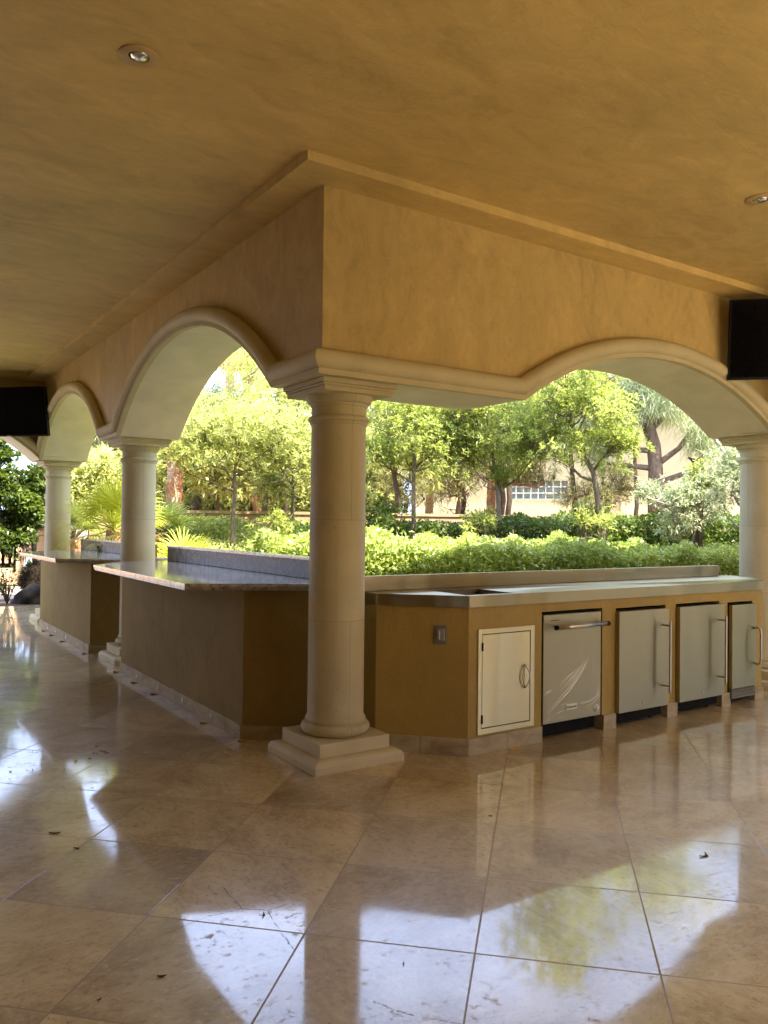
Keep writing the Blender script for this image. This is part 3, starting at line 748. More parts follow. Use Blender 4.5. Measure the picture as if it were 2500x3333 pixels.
fc = bpy.data.curves.new('brand_text', 'FONT'); fc.body = 'KitchenAid'; fc.size = .019; fc.align_x = 'CENTER'; fc.align_y = 'CENTER'; fc.extrude = .0003; fc.offset = .0004
tmp = bpy.data.objects.new('lettering_curve', fc); tme = bpy.data.meshes.new_from_object(tmp); bpy.data.objects.remove(tmp)
tx = bpy.data.objects.new('lettering', tme); COL.objects.link(tx); tme.materials.clear(); tme.materials.append(M['ink'])
tx.parent = bd; tx.location = (1.485 - 1.5, fy - .0045 - YF, .1875); tx.rotation_euler = (R(90), 0, 0)
m = MB(); a = len(m.v); m.lathe([(.0005, 0), (.027, 0), (.027, .001), (.0005, .001)], 36)
m.xf(Matrix.Translation((1.716, fy - .0002, .152)) @ Matrix.Rotation(R(90), 4, 'X')); stk = m.build('sticker', 'sticker', dw)
m = MB()
for k, wd in enumerate((.012, .018, .014, .020)):
    z = .166 - k * .0085; m.box(1.716 - wd, 1.716 + wd, fy - .0016, fy - .0012, z - .0012, z + .0012)
m.build('fine_print', 'ink', stk)
# film creases: slender glossy ridges, near-white colour standing in for their glints
m = MB(); g = random.Random(4)
def crease(pts, w):
    P = [Vector((x, 0, z)) for x, z in pts]; n = len(P); vs = []
    for i, p in enumerate(P):
        d = (P[min(i + 1, n - 1)] - P[max(i - 1, 0)]).normalized(); s = Vector((-d.z, 0, d.x)); ww = w * math.sin(math.pi * (i + .25) / (n - .5))
        vs += [(p.x + s.x * ww, fy - .0004, p.z + s.z * ww), (p.x, fy - .0004 - ww * 1.2 - .0006, p.z), (p.x - s.x * ww, fy - .0004, p.z - s.z * ww)]
    fs = []
    for i in range(n - 1):
        for k in (0, 1): fs.append((3 * i + k, 3 * i + k + 1, 3 * i + k + 4, 3 * i + k + 3))
    m.add(vs, fs, True)
def px(cx, cz): return 1.238 + (cx - 147) * (1.757 - 1.238) / 383, .776 - (cz - 412) * .673 / 735 + (cx - 147) * .0000
def dwp(cx, cy):
    u = (cx - 144) / 386.; topy = 425 - 27 * u; boty = 1170 - 67 * u
    u2 = u / (1 + .105 * (1 - u)); v = (cy - topy) / (boty - topy)
    return 1.238 + u2 * .519, .776 - v * .673
for pts, w_ in [([(175, 1098), (240, 1030), (330, 930), (395, 830), (435, 745), (452, 690)], .0026), ([(180, 1075), (260, 985), (345, 890), (400, 800), (430, 740)], .002),
                ([(262, 940), (320, 870), (380, 800), (425, 730)], .0022), ([(255, 905), (310, 850), (370, 790)], .0016), ([(262, 880), (330, 825), (385, 780)], .0014), ([(300, 930), (350, 855), (392, 790)], .0014),
                ([(150, 970), (175, 950), (200, 935)], .0016), ([(152, 955), (200, 928)], .0012), ([(468, 715), (480, 760), (486, 800), (480, 850)], .0016), ([(480, 715), (494, 760), (490, 830)], .0014),
                ([(470, 740), (476, 800), (472, 840)], .001), ([(525, 870), (522, 930), (505, 975), (460, 1010), (400, 1030)], .0026), ([(515, 860), (512, 910), (490, 960)], .0016), ([(527, 930), (515, 985), (470, 1030), (430, 1050)], .0018),
                ([(262, 1040), (300, 1025), (360, 1020)], .0014), ([(235, 1095), (262, 1082), (285, 1072)], .002), ([(280, 1055), (330, 1035), (420, 1015), (460, 1000)], .001), ([(160, 1150), (185, 1132), (210, 1122)], .0016), ([(170, 1128), (195, 1108)], .001), ([(245, 1128), (285, 1112)], .001),
                ([(430, 1060), (470, 1062)], .0014), ([(440, 860), (470, 890), (500, 900)], .001)]:
    crease([dwp(*p) for p in pts], w_ * .95)
m.build('film_creases', 'white_film', dw)

def fridge(label, x0, x1, locx, hx):
    t = thing('undercounter_fridge', label, 'fridge', ((x0 + x1) / 2, YF, 0), 'undercounter fridges in the island')
    f = YF - .036
    m = MB(); m.box(x0 + .012, x1 - .035, YF + .004, -.13, .03, .775); m.build('body', 'black_plastic', t)
    m = MB(); m.box(x0 + .004, x1 - .002, f, YF - .002, .098, .767); d = m.build('door', 'steel_v', t, .003)
    m = MB(); m.tube([(hx, f - .062, .200), (hx, f - .062, .686)], .0085, 16)
    m.tube([(hx, f - .062, .242), (hx, f, .242)], .0065, 10); m.tube([(hx, f - .062, .655), (hx, f, .655)], .0065, 10)
    m.build('handle', 'steel_plain', t, autosharp=40)
    m = MB(); m.lathe([(.0002, 0), (.0075, 0), (.0075, .004), (.004, .0045), (.0002, .0045)], 20); m.xf(Matrix.Translation((locx, f, .148)) @ Matrix.Rotation(R(90), 4, 'X')); m.build('lock', 'steel_plain', t)
    m = MB(); m.box(x0 + .012, x1 - .04, YF + .035, YF + .05, .025, .096)
    for k in range(5):
        for j in range(14):
            a = x0 + .02 + j * .032; m.box(a, a + .026, YF + .028, YF + .035, .032 + k * .012, .039 + k * .012)
    m.build('grille', 'black_plastic', t)
    for x in (x0 + .05, x1 - .07):
        m = MB(); m.lathe([(.012, .001), (.012, .012), (.006, .014), (.006, .04)], 12, (x, YF + .07, 0)); m.build('levelling_foot', 'black_plastic', t)
    return t
fridge('left undercounter fridge, next to the film covered dishwasher, with a steel bar handle', 1.895, 2.418, 2.142, 2.345)
fridge('right undercounter fridge, between the other fridge and the narrow ice maker', 2.532, 3.064, 2.800, 2.985)
t = thing('ice_maker', 'narrow stainless ice maker with curved handle at the far end of the island', 'ice maker', (3.31, YF, 0))
f = YF - .034
m = MB(); m.box(3.164, 3.45, YF + .004, -.13, .03, .758); m.build('body', 'black_plastic', t)
m = MB(); m.box(3.160, 3.474, f, YF - .002, .128, .750); m.build('door', 'steel_h', t, .004)
hp = [(3.445, f, .565), (3.445, f - .030, .572), (3.445, f - .048, .560), (3.445, f - .055, .530), (3.445, f - .055, .43), (3.445, f - .055, .335), (3.445, f - .048, .305), (3.445, f - .030, .293), (3.445, f, .300)]
m = MB(); m.tube(hp, .0085, 14); m.build('handle', 'steel_plain', t)
m = MB(); m.box(3.168, 3.466, f + .012, YF + .01, .050, .125); vp = m.build('vent_panel', 'steel_dark', t)
m = MB()
for k in range(5):
    z = .058 + k * .0135; m.add([(3.168, f + .011, z), (3.466, f + .011, z), (3.466, f - .001, z + .006), (3.168, f - .001, z + .006), (3.168, f + .011, z + .009), (3.466, f + .011, z + .009)], [(0, 1, 2, 3), (3, 2, 5, 4)])
m.build('vent_slats', 'steel_plain', vp)

# ------------------------------------------------------------------ televisions in the ceiling corners, downlights
def television(label, loc, rz, tilt=7):
    t = thing('television', label, 'television', loc, 'televisions hung in the ceiling corners'); t.rotation_euler = (R(tilt), 0, rz)
    s = ORIG[t.name]; ORIG[t.name] = (0, 0, 0)
    W, H = .535, .302
    m = MB(); m.box(-W, W, -.02, .03, -H, H); m.box(-.3, .3, .03, .065, -.2, .16); m.build('case', 'tv_case', t, .004)
    m = MB(); m.box(-W + .012, W - .012, -.0215, -.0195, -H + .02, H - .012); m.build('screen', 'tv_screen', t)
    m = MB(); m.box(-.15, .15, .066, .085, -.12, .12); m.tube([(0, .085, 0), (0, .5, .02)], .025, 10); m.build('wall_bracket', 'black_plastic', t)
    m = MB(); m.box(-.03, .03, -.024, -.0215, -H + .004, -H + .012); m.build('status_light', 'steel_plain', t)
    ORIG[t.name] = s
    return t
television('black flat television angled in the corner above the ice maker', (3.60, -.74, 2.76), R(-45))
television('black flat television angled in the far corner above the vine hedge', (-.73, 6.79, 2.66), R(-45), 9)
def downlight(label, x, y):
    t = thing('downlight', label, 'downlight', (x, y, 3.177), 'recessed ceiling downlights')
    m = MB(); m.rings([[(x + r * math.cos(a), y + r * math.sin(a), z) for a in np.linspace(0, 2 * math.pi, 48, endpoint=False)] for r, z in ((.076, 3.1769), (.076, 3.172), (.073, 3.1695), (.043, 3.1685), (.040, 3.171), (.040, 3.1765))], caps=False)
    m.build('trim', 'lamp_trim', t, autosharp=40)
    m = MB(); m.lathe([(.0405, 3.1762), (.0405, 3.1763)], 40, (x, y, 0)); m.build('recess', 'dark_void', t)
    m = MB(); m.rings([[(x + .004 + r * math.cos(a), y + r * math.sin(a), z) for a in np.linspace(0, 2 * math.pi, 32, endpoint=False)] for r, z in ((.0375, 3.1755), (.0365, 3.172), (.030, 3.166), (.018, 3.1625), (.0005, 3.161))], caps=False)
    m.build('bulb', 'lamp_bulb', t)
    return t
dl = downlight('round recessed downlight in the ceiling over the open floor on the left', -1.411, -.80)
copy_tree(dl, (1.885, -1.42, 3.177), 0, 'round recessed downlight in the ceiling near the television above the ice maker')

# ------------------------------------------------------------------ dead leaves and grit on the floor
def debris(x, y, L, rz, bendv, label):
    m = MB(); n = 6; vs = []
    for i in range(n):
        u = i / (n - 1) - .5; ww = L * .16 * math.cos(u * 2.9); yy = bendv * L * (u * u - .1)
        vs += [(u * L, yy - ww, .001 + .004 * abs(u)), (u * L, yy, .005 + .004 * abs(u)), (u * L, yy + ww, .001 + .004 * abs(u))]
    fs = [(3 * i + k, 3 * i + k + 1, 3 * i + k + 4, 3 * i + k + 3) for i in range(n - 1) for k in (0, 1)]
    m.add(vs, fs, True); o = m.build('dry_leaf', 'dry_leaf'); o.location = (x, y, 0); o.rotation_euler = (0, 0, rz)
    tag(o, label, 'leaf', 'dead leaves on the marble floor')
debris(.566, -1.993, .052, .2, 1.4, 'dark bent dead leaf on the bare floor at the right, in the tree reflection')
debris(-1.146, -1.49, .024, 1.0, .8, 'tiny dark leaf beside the branching crack in the marble')
debris(-1.554, -1.667, .026, -.4, .2, 'brown oval leaf on the shaded marble at the lower left')
debris(-1.546, -.585, .024, 2.4, .9, 'small curled leaf lying on a grout line at the left')
debris(-1.586, -.368, .05, -.55, .3, 'long thin dry leaf at the left of the floor')
debris(-1.735, -1.688, .014, .4, .1, 'smallest dark speck of leaf near the bottom left')
debris(-.92, -1.99, .016, .9, .4, 'tiny leaf scrap in the reflection of the column')
debris(.12, -1.2, .018, -.3, .4, 'tiny leaf scrap on the marble in front of the access door')
lab_ = 'tiny dark leaf crumb in the scattered patch on the marble left of the nearer bar'
debris(-1.15, .75, .016, .4, .4, lab_); crumb = bpy.data.objects[[o.name for o in COL.objects if o.get('label') == lab_][0]]; crumb['group'] = 'leaf crumbs scattered left of the nearer bar'
for k in range(15):
    o = crumb.copy(); COL.objects.link(o); q = random.random() < .55
    o.location = (-1.12 + random.gauss(0, .07), .72 + random.gauss(0, .12), 0) if q else (-1.42 + random.gauss(0, .10), .58 + random.gauss(0, .10), 0)
    o.rotation_euler = (0, 0, random.uniform(0, 6)); o.scale = (random.uniform(.5, 1.4),) * 3
debris(-.64, 8.6, .05, .3, .4, 'dead leaf near the outer edge of the floor by the planting bed')
# ------------------------------------------------------------------ garden: hedge, shrubs, walls
def hedge(name, label, cat, line, width, z0, ztop, n, L, W, mat, seed, bumps=.12, face=.35):
    """loose hedge: leaves through an outer shell of a bumpy box that follows a line"""
    g = np.random.default_rng(seed); P = np.array(line, float); seg = np.linalg.norm(np.diff(P[:, :2], axis=0), axis=1); cum = np.r_[0, np.cumsum(seg)]
    s = g.uniform(0, cum[-1], n); x = np.interp(s, cum, P[:, 0]); y = np.interp(s, cum, P[:, 1]); zt = np.interp(s, cum, P[:, 2]) if P.shape[1] > 2 else np.full(n, ztop)
    k = np.clip(np.searchsorted(cum, s) - 1, 0, len(seg) - 1); d = np.diff(P[:, :2], axis=0)[k]; d = d / np.linalg.norm(d, axis=1, keepdims=True)
    nx, ny = d[:, 1], -d[:, 0]
    t = g.uniform(-.5, .5, n)
    bump = bumps * (np.sin(s * 5.1 + seed) * .4 + np.sin(s * 11.7 + t * 9) * .35 + np.sin(s * 2.3 + t * 5) * .5 + np.sin(s * 23 + t * 17) * .22)
    edge = np.sqrt(np.clip(1 - (2 * t) ** 4, 0, 1))
    topz = z0 + (zt - z0) * (.82 + .18 * edge) + bump * (.5 + .5 * edge)
    onface = g.random(n) < face
    depth = g.exponential(.07, n)
    z = np.where(onface, z0 + (topz - z0) * g.random(n), topz - depth)
    t2 = np.where(onface, .5 + bump * .5 / width - g.exponential(.06, n) / width, t)
    pos = np.stack([x + nx * t2 * width, y + ny * t2 * width, z], 1)
    dd = np.stack([nx * .6 * onface, ny * .6 * onface, np.where(onface, .1, .25)], 1) + g.normal(size=(n, 3)) * .8
    v, f = leaf_quads(pos, dd, L * g.uniform(.6, 1.25, n), W * g.uniform(.7, 1.2, n), .22, .1, (float(nx.mean()) * .6, float(ny.mean()) * .6, .9))
    o = thing(name, label, cat, tuple(float(a) for a in (*P[len(P) // 2][:2], 0)))
    np_mesh('foliage', v, f, mat, o)
    m = MB(); gg = random.Random(seed)
    for i in range(int(cum[-1] * 9)):
        ss = gg.uniform(0, cum[-1]); bx = float(np.interp(ss, cum, P[:, 0])); by = float(np.interp(ss, cum, P[:, 1])); h = float(np.interp(ss, cum, P[:, 2])) if P.shape[1] > 2 else ztop
        q = (gg.uniform(-.3, .3) * width); bx += q * nx[0]; by += q * ny[0]
        m.tube([(bx, by, z0), (bx + gg.uniform(-.1, .1), by + gg.uniform(-.1, .1), z0 + (h - z0) * .5), (bx + gg.uniform(-.2, .2), by + gg.uniform(-.2, .2), z0 + (h - z0) * .86)], [.012, .009, .004], 5, False)
    m.build('stems', 'bark_dark', o)
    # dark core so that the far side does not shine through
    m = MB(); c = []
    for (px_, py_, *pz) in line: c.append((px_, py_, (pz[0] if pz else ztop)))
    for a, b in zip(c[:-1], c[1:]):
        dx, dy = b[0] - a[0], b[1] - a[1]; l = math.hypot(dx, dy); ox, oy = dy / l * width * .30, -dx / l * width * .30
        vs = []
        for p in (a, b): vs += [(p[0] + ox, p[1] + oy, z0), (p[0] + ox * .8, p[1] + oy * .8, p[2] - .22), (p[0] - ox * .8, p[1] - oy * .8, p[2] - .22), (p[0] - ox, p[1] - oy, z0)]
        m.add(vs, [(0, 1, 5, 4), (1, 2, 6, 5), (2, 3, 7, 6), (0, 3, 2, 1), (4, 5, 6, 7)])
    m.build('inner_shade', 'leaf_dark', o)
    return o
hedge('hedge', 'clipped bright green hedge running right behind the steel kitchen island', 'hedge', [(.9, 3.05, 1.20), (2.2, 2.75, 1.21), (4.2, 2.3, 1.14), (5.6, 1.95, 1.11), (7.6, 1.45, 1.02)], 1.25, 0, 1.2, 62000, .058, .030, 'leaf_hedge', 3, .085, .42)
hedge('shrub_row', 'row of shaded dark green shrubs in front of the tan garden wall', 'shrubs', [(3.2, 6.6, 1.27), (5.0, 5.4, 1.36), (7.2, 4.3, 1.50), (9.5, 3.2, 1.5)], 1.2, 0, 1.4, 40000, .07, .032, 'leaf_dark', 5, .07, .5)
hedge('groundcover_bank', 'low bright shrubs behind the nearer granite bar, below the garden wall', 'shrubs', [(1.2, 4.6, .80), (1.9, 5.9, .92), (2.6, 7.3, 1.12)], 1.9, 0, .9, 30000, .062, .028, 'leaf_bright', 8, .12, .4)
hedge('shrub_row', 'leafy green shrubs climbing the tan wall behind the slim grey trunked tree', 'shrubs', [(1.5, 8.15, 1.30), (2.6, 7.5, 1.25), (3.6, 6.9, 1.30)], .7, 0, 1.3, 15000, .07, .03, 'leaf_mid', 9, .16, .5)

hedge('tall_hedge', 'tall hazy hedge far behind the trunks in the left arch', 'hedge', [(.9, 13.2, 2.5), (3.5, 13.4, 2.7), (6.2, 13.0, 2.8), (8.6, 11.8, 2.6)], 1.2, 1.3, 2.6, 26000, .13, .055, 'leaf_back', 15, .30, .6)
WALL = [(.75, 8.85), (3.6, 7.40), (8.0, 6.05), (15.0, 4.2)]
gw = thing('garden_wall', 'low tan stucco retaining wall behind the shrubs and slim trees', 'wall', (3.6, 7.4, 0))
m = MB(); m2 = MB()
for (ax, ay), (bx, by) in zip(WALL[:-1], WALL[1:]):
    dx, dy = bx - ax, by - ay; l = math.hypot(dx, dy); nx, ny = -dy / l, dx / l
    m.prism([(ax, ay), (bx, by), (bx + nx * .2, by + ny * .2), (ax + nx * .2, ay + ny * .2)], 0, 1.47)
    m2.prism([(ax - nx * .02, ay - ny * .02), (bx - nx * .02, by - ny * .02), (bx + nx * .22, by + ny * .22), (ax + nx * .22, ay + ny * .22)], 1.4705, 1.515)
m.build('wall', 'garden_wall', gw); m2.build('coping', 'garden_wall', gw)
sheet('terrace', [[(p[0] + .1, p[1] + .19) for p in WALL] + [(60, 4), (60, 60), (.75, 60)]], 1.33, 'terrace_soil')

# ------------------------------------------------------------------ slim broadleaf trees of the front row
def broad_tree(label, trunk, limbs, crown, n_cl, seed, r0=.034, mat='leaf_mid', L=.082, W=.021, per=9, group='slim broadleaf trees along the garden wall', bk='bark_grey'):
    base = (trunk[0][0], trunk[0][1], 0)
    t = thing('broadleaf_tree', label, 'tree', base, group)
    m = MB(); pts = [base] + [tuple(p) for p in trunk]
    m.tube(pts, [r0 * (1.2 - .95 * i / (len(pts) - 1)) for i in range(len(pts))], 9)
    skel = densify(pts[2:], 3)
    for lb in limbs:
        m.tube(lb, [r0 * (.55 - .35 * i / (len(lb) - 1)) for i in range(len(lb))], 7); skel += densify(lb, 3)
    cl = np.concatenate([blob(c, r, int(n_cl * wt * 1.4), .25, 10, seed + i) for i, (c, r, wt) in enumerate(crown)])
    cen = np.mean(skel, axis=0)
    sprout(m, skel, cl[::len(cl) // 80], r0 * .30, 5, .10, seed); sprout(m, skel, cl[3::len(cl) // 260], r0 * .10, 3, .05, seed + 1)
    m.build('trunk', bk, t)
    ax = cl - cen + np.array([0, 0, .5])
    v, f = whorls(cl, ax, per, L, W)
    np_mesh('crown', v, f, mat, t)
    return t
G = dict(
 t1=[(2.17, 6.61, 1.07), (2.17, 6.61, 1.38), (2.19, 6.6, 1.77), (2.18, 6.6, 2.03), (2.22, 6.58, 2.38), (2.3, 6.55, 2.77), (2.31, 6.54, 3.08)],
 t2=[(3.29, 6.97, 1.06), (3.29, 6.97, 1.72), (3.29, 6.96, 2.09), (3.25, 6.99, 2.56), (3.3, 6.96, 3.04)],
 t3=[(4.29, 5.18, 1.1), (4.28, 5.19, 1.62), (4.28, 5.19, 1.97), (4.29, 5.18, 2.27), (4.25, 5.21, 2.53), (4.23, 5.22, 2.84), (4.21, 5.24, 3.14)],
 t4=[(5.42, 4.65, 1.11), (5.4, 4.67, 1.73), (5.38, 4.69, 2.08), (5.33, 4.73, 2.35), (5.29, 4.77, 2.7), (5.26, 4.8, 3.1)],
 t5=[(6.09, 3.4, 1.14), (6.07, 3.43, 1.8), (6.03, 3.47, 2.07), (5.94, 3.58, 2.35), (5.88, 3.64, 2.6), (5.81, 3.72, 2.94), (5.78, 3.75, 3.36)])
broad_tree('slim tree with a pale forked trunk seen through the tall left arch', G['t1'],
    [[(2.18, 6.6, 1.77), (2.01, 6.67, 1.85), (1.78, 6.77, 1.93), (1.54, 6.85, 2.03)], [(2.19, 6.6, 1.85), (2.07, 6.65, 2.07), (1.89, 6.72, 2.13), (1.7, 6.8, 2.06)], [(2.2, 6.6, 2.2), (2.4, 6.5, 2.5), (2.6, 6.4, 2.75)]],
    [((2.15, 6.6, 2.68), (1.25, 1.0, .74), 1.0), ((1.6, 6.8, 2.35), (.65, .5, .45), .28), ((2.85, 6.35, 2.45), (.75, .6, .7), .45)], 760, 21, mat='leaf_bright')
broad_tree('slim tree just left of the nearest column, mostly hidden by it', G['t2'], [[(3.29, 6.97, 1.9), (3.1, 7.05, 2.2), (2.9, 7.1, 2.5)]],
    [((3.2, 6.95, 2.85), (1.1, .95, 1.0), 1.0), ((2.95, 7.0, 1.95), (.5, .45, .35), .16)], 680, 31, mat='leaf_bright')
broad_tree('slim tree with a straight trunk just right of the nearest column', G['t3'], [[(4.26, 5.2, 1.93), (4.11, 5.3, 2.03), (3.97, 5.4, 2.14)], [(4.3, 5.17, 2.14), (4.46, 5.05, 2.32), (4.6, 4.95, 2.49)]],
    [((4.2, 5.2, 2.95), (1.0, .9, .75), 1.0), ((3.8, 5.45, 2.35), (.5, .45, .38), .25), ((4.75, 4.9, 2.75), (.6, .55, .6), .4), ((4.3, 5.15, 2.3), (.95, .8, .42), .28)], 640, 41)
broad_tree('slim tree mid opening, with a low leafy tuft on its trunk', G['t4'], [[(5.39, 4.68, 2.08), (5.19, 4.85, 2.26), (5.06, 4.96, 2.39)], [(5.4, 4.67, 1.82), (5.59, 4.5, 1.99), (5.74, 4.35, 2.26)]],
    [((5.25, 4.8, 3.0), (1.05, .95, .75), 1.0), ((5.42, 4.6, 2.02), (.30, .26, .19), .12), ((5.0, 4.95, 2.5), (.62, .55, .38), .3), ((5.7, 4.4, 2.5), (.4, .4, .35), .16), ((5.3, 4.75, 2.28), (.95, .8, .36), .26)], 680, 51, r0=.037)
broad_tree('tall slim tree with a curved green stained trunk left of the big pine', G['t5'], [[(6.04, 3.46, 2.1), (6.11, 3.38, 2.26), (6.24, 3.23, 2.47)], [(6.06, 3.44, 1.93), (5.92, 3.59, 2.01), (5.75, 3.77, 2.27), (5.61, 3.92, 2.39)]],
    [((5.86, 3.68, 3.1), (1.0, .9, .8), 1.0), ((6.2, 3.3, 2.55), (.55, .5, .34), .3), ((5.45, 4.05, 2.55), (.6, .5, .38), .28), ((5.95, 3.55, 2.42), (.95, .8, .36), .26), ((5.85, 3.6, 4.2), (1.0, 1.0, .9), .6)], 700, 61, r0=.042)

# shrub sprouts with whorled leaves at the foot of the slim trees
def sprout_shrub(label, c, r, n, seed, mat='leaf_mid', L=.11, W=.026, name='shrub', per=9):
    t = thing(name, label, 'shrub', (c[0], c[1], 0))
    cl = blob(c, r, n, .2, 7, seed); m = MB(); g = random.Random(seed)
    for p in cl[:26]: m.tube([(c[0] + g.uniform(-.06, .06), c[1] + g.uniform(-.06, .06), 0), tuple(np.array((c[0], c[1], 0)) * .4 + p * .6 + np.array([0, 0, .1])), tuple(p)], [.012, .008, .004], 5, False)
    m.build('stems', 'bark_grey', t)
    v, f = whorls(cl, cl - np.array((c[0], c[1], c[2] - r[2])), per, L, W); np_mesh('foliage', v, f, mat, t)
    return t
sprout_shrub('shrub of whorled leaves below the curved slim tree', (5.95, 3.35, 1.42), (.40, .35, .30), 80, 71)
sprout_shrub('shrub of whorled leaves between the column and the middle tree', (5.0, 4.6, 1.36), (.42, .4, .22), 80, 72)
sprout_shrub('dark leafed shrub in front of the wall, right of the nearest column', (4.0, 5.5, 1.42), (.5, .45, .28), 90, 73, 'leaf_dark')
sprout_shrub('green shrub at the foot of the forked tree in the left arch', (2.5, 6.2, 1.15), (.42, .4, .34), 100, 74)
sprout_shrub('rounded clump of fresh green leaves among the grey green shrubs', (6.72, 2.3, 2.02), (.27, .27, .25), 120, 75, 'leaf_mid', .06, .024)

# ------------------------------------------------------------------ grey green olive shrubs at the right
def olive(label, c, r, n, seed, mat='leaf_olive'):
    t = thing('olive_shrub', label, 'shrub', (c[0], c[1], 0), 'grey green olive shrubs')
    cl = blob(c, r, n, .3, 11, seed); g = random.Random(seed); m = MB()
    base = [(c[0], c[1], 0), (c[0] + .05, c[1], c[2] * .6)]; m.tube(base, [.05, .04], 8)
    sprout(m, densify(base, 4), cl[:60], .016, 5, .12, seed); m.build('trunk', 'twig_pale', t)
    v, f = whorls(cl, cl - np.array(c) + np.array([0, 0, .2]), 10, .075, .017, 1.1); np_mesh('foliage', v, f, mat, t)
olive('dense grey green shrub left of the far right column, above the hedge', (6.45, 2.3, 1.72), (.62, .55, .55), 520, 81)
olive('tall silvery shrub right beside the far right column', (7.2, 1.95, 2.0), (.62, .6, .75), 520, 82)
olive('grey green shrub spreading at the foot of the big pine', (8.0, 3.4, 1.75), (.75, .7, .5), 420, 83)

# ------------------------------------------------------------------ pines
def needle_tufts(cl, per, L, W, droop=.25):
    n = len(cl); pos = np.repeat(cl, per, 0); d = unit(rng.normal(size=(n * per, 3))); d[:, 2] -= droop
    return leaf_quads(pos + rng.normal(size=pos.shape) * L * .25, d, L * rng.uniform(.6, 1.3, n * per), W, .05, .15)
def pine(name, label, trunk, limbs, crown, n_cl, seed, r0, bk, mat, per=16, L=.24, W=.008, group=None, cones=0, droop=.25, base_z=1.32, nsp=60):
    t = thing(name, label, 'tree', (*trunk[0][:2], base_z), group)
    m = MB(); pts = [(*trunk[0][:2], base_z)] + [tuple(p) for p in trunk]
    g = random.Random(seed)
    m.tube(pts, [r0 * (1.12 - .75 * i / (len(pts) - 1)) * g.uniform(.94, 1.06) for i in range(len(pts))], 12); skel = densify(pts[2:], 3)
    for lb in limbs:
        m.tube(lb, [r0 * (.42 - .24 * i / (len(lb) - 1)) for i in range(len(lb))], 8); skel += densify(lb, 3)
    cl = np.concatenate([blob(c, r, int(n_cl * w), .15, 10, seed + i) for i, (c, r, w) in enumerate(crown)])
    sprout(m, skel, cl[:nsp], r0 * .09, 5, .2, seed); m.build('trunk', bk, t)
    v, f = needle_tufts(cl, per, L, W, droop); np_mesh('crown', v, f, mat, t)
    if cones:
        pts_ = cl[g.sample(range(len(cl)), cones)]
        for p in pts_:
            k = MB(); k.lathe([(.004, -.05), (.026, -.03), (.034, 0), (.026, .03), (.006, .05)], 9, tuple(p - np.array([0, 0, .08]))); k.build('pine_cone', 'bark_dark', t)
    return t
pine('pine_tree', 'big pine with a thick flaking trunk and spreading limbs, a bird on one', [(10.36, 5.76, 1.31), (10.36, 5.77, 1.89), (10.35, 5.78, 2.47), (10.33, 5.81, 2.88), (10.26, 5.89, 3.29), (10.23, 5.93, 3.77), (10.19, 5.98, 4.65), (10.15, 6.03, 5.83)],
    [[(10.33, 5.80, 2.46), (10.27, 5.88, 2.46), (10.02, 6.19, 2.51), (9.79, 6.47, 2.55)], [(10.33, 5.8, 2.8), (10.27, 5.89, 2.79), (10.06, 6.15, 2.82), (9.88, 6.36, 2.82)], [(10.34, 5.8, 2.0), (10.27, 5.88, 2.0), (10.02, 6.19, 2.08), (9.81, 6.45, 1.98)],
     [(10.36, 5.76, 2.15), (10.44, 5.66, 2.21), (10.66, 5.36, 2.35), (10.81, 5.14, 2.61), (10.92, 4.99, 2.83)], [(10.34, 5.8, 2.5), (10.42, 5.69, 2.59), (10.6, 5.45, 2.82), (10.75, 5.23, 3.21), (10.78, 5.19, 3.55)],
     [(10.28, 5.87, 3.1), (10.3, 5.84, 3.18), (10.5, 5.58, 3.57), (10.69, 5.32, 3.73)], [(10.25, 5.9, 3.5), (10.02, 6.2, 3.9), (9.83, 6.41, 4.14)]],
    [((10.0, 6.1, 3.75), (.95, .95, .75), .7), ((10.5, 5.5, 3.9), (1.0, 1.0, .8), .6), ((10.2, 5.9, 5.2), (1.8, 1.8, 1.3), 1.0), ((10.75, 5.1, 3.1), (.5, .5, .45), .25), ((9.7, 6.6, 2.9), (.5, .5, .5), .16)], 520, 91, .165, 'bark_pine', 'needle', 18, .26, .011, None, 0, .5)
pine('pine_tree', 'dark bare twigged pine with hanging cones in front of the glass block window', [(8.9, 8.8, 1.79), (8.9, 8.79, 2.43), (8.75, 8.92, 3.02), (8.62, 9.02, 3.34), (8.54, 9.09, 3.99)],
    [[(8.88, 8.8, 2.1), (9.0, 8.2, 2.2), (9.1, 7.6, 2.1)], [(8.8, 8.85, 2.7), (9.2, 8.3, 2.9), (9.5, 7.8, 2.8)], [(8.88, 8.8, 2.3), (8.5, 9.3, 2.5), (8.0, 9.8, 2.5)]],
    [((9.15, 8.1, 2.6), (.9, .9, .55), .8), ((8.3, 9.4, 3.0), (.9, .9, .6), .6), ((8.7, 9.0, 4.3), (1.5, 1.5, 1.1), 1.0)], 260, 92, .10, 'bark_red', 'needle_dark', 14, .24, .010, 'pines behind the garden wall', 26, .5, nsp=150)
pine('pine_tree', 'leaning orange barked pine seen through the left arch, right of the forked tree', [(5.25, 12.35, 1.35), (5.18, 12.38, 1.69), (5.04, 12.44, 2.09), (4.93, 12.5, 2.43), (4.88, 12.52, 2.91), (4.91, 12.5, 3.52), (5.0, 12.4, 4.6)],
    [[(5.2, 12.35, 1.7), (5.31, 12.32, 2.1), (5.37, 12.29, 2.58), (5.41, 12.27, 3.13)], [(4.9, 12.5, 3.0), (4.5, 12.8, 3.5), (4.2, 13.0, 4.0)]], [((5.0, 12.4, 5.0), (1.3, 1.3, 1.0), 1.0), ((4.6, 12.7, 3.9), (.8, .8, .6), .4)], 260, 93, .105, 'bark_red', 'leaf_back', 16, .22, .014, 'pines behind the garden wall')
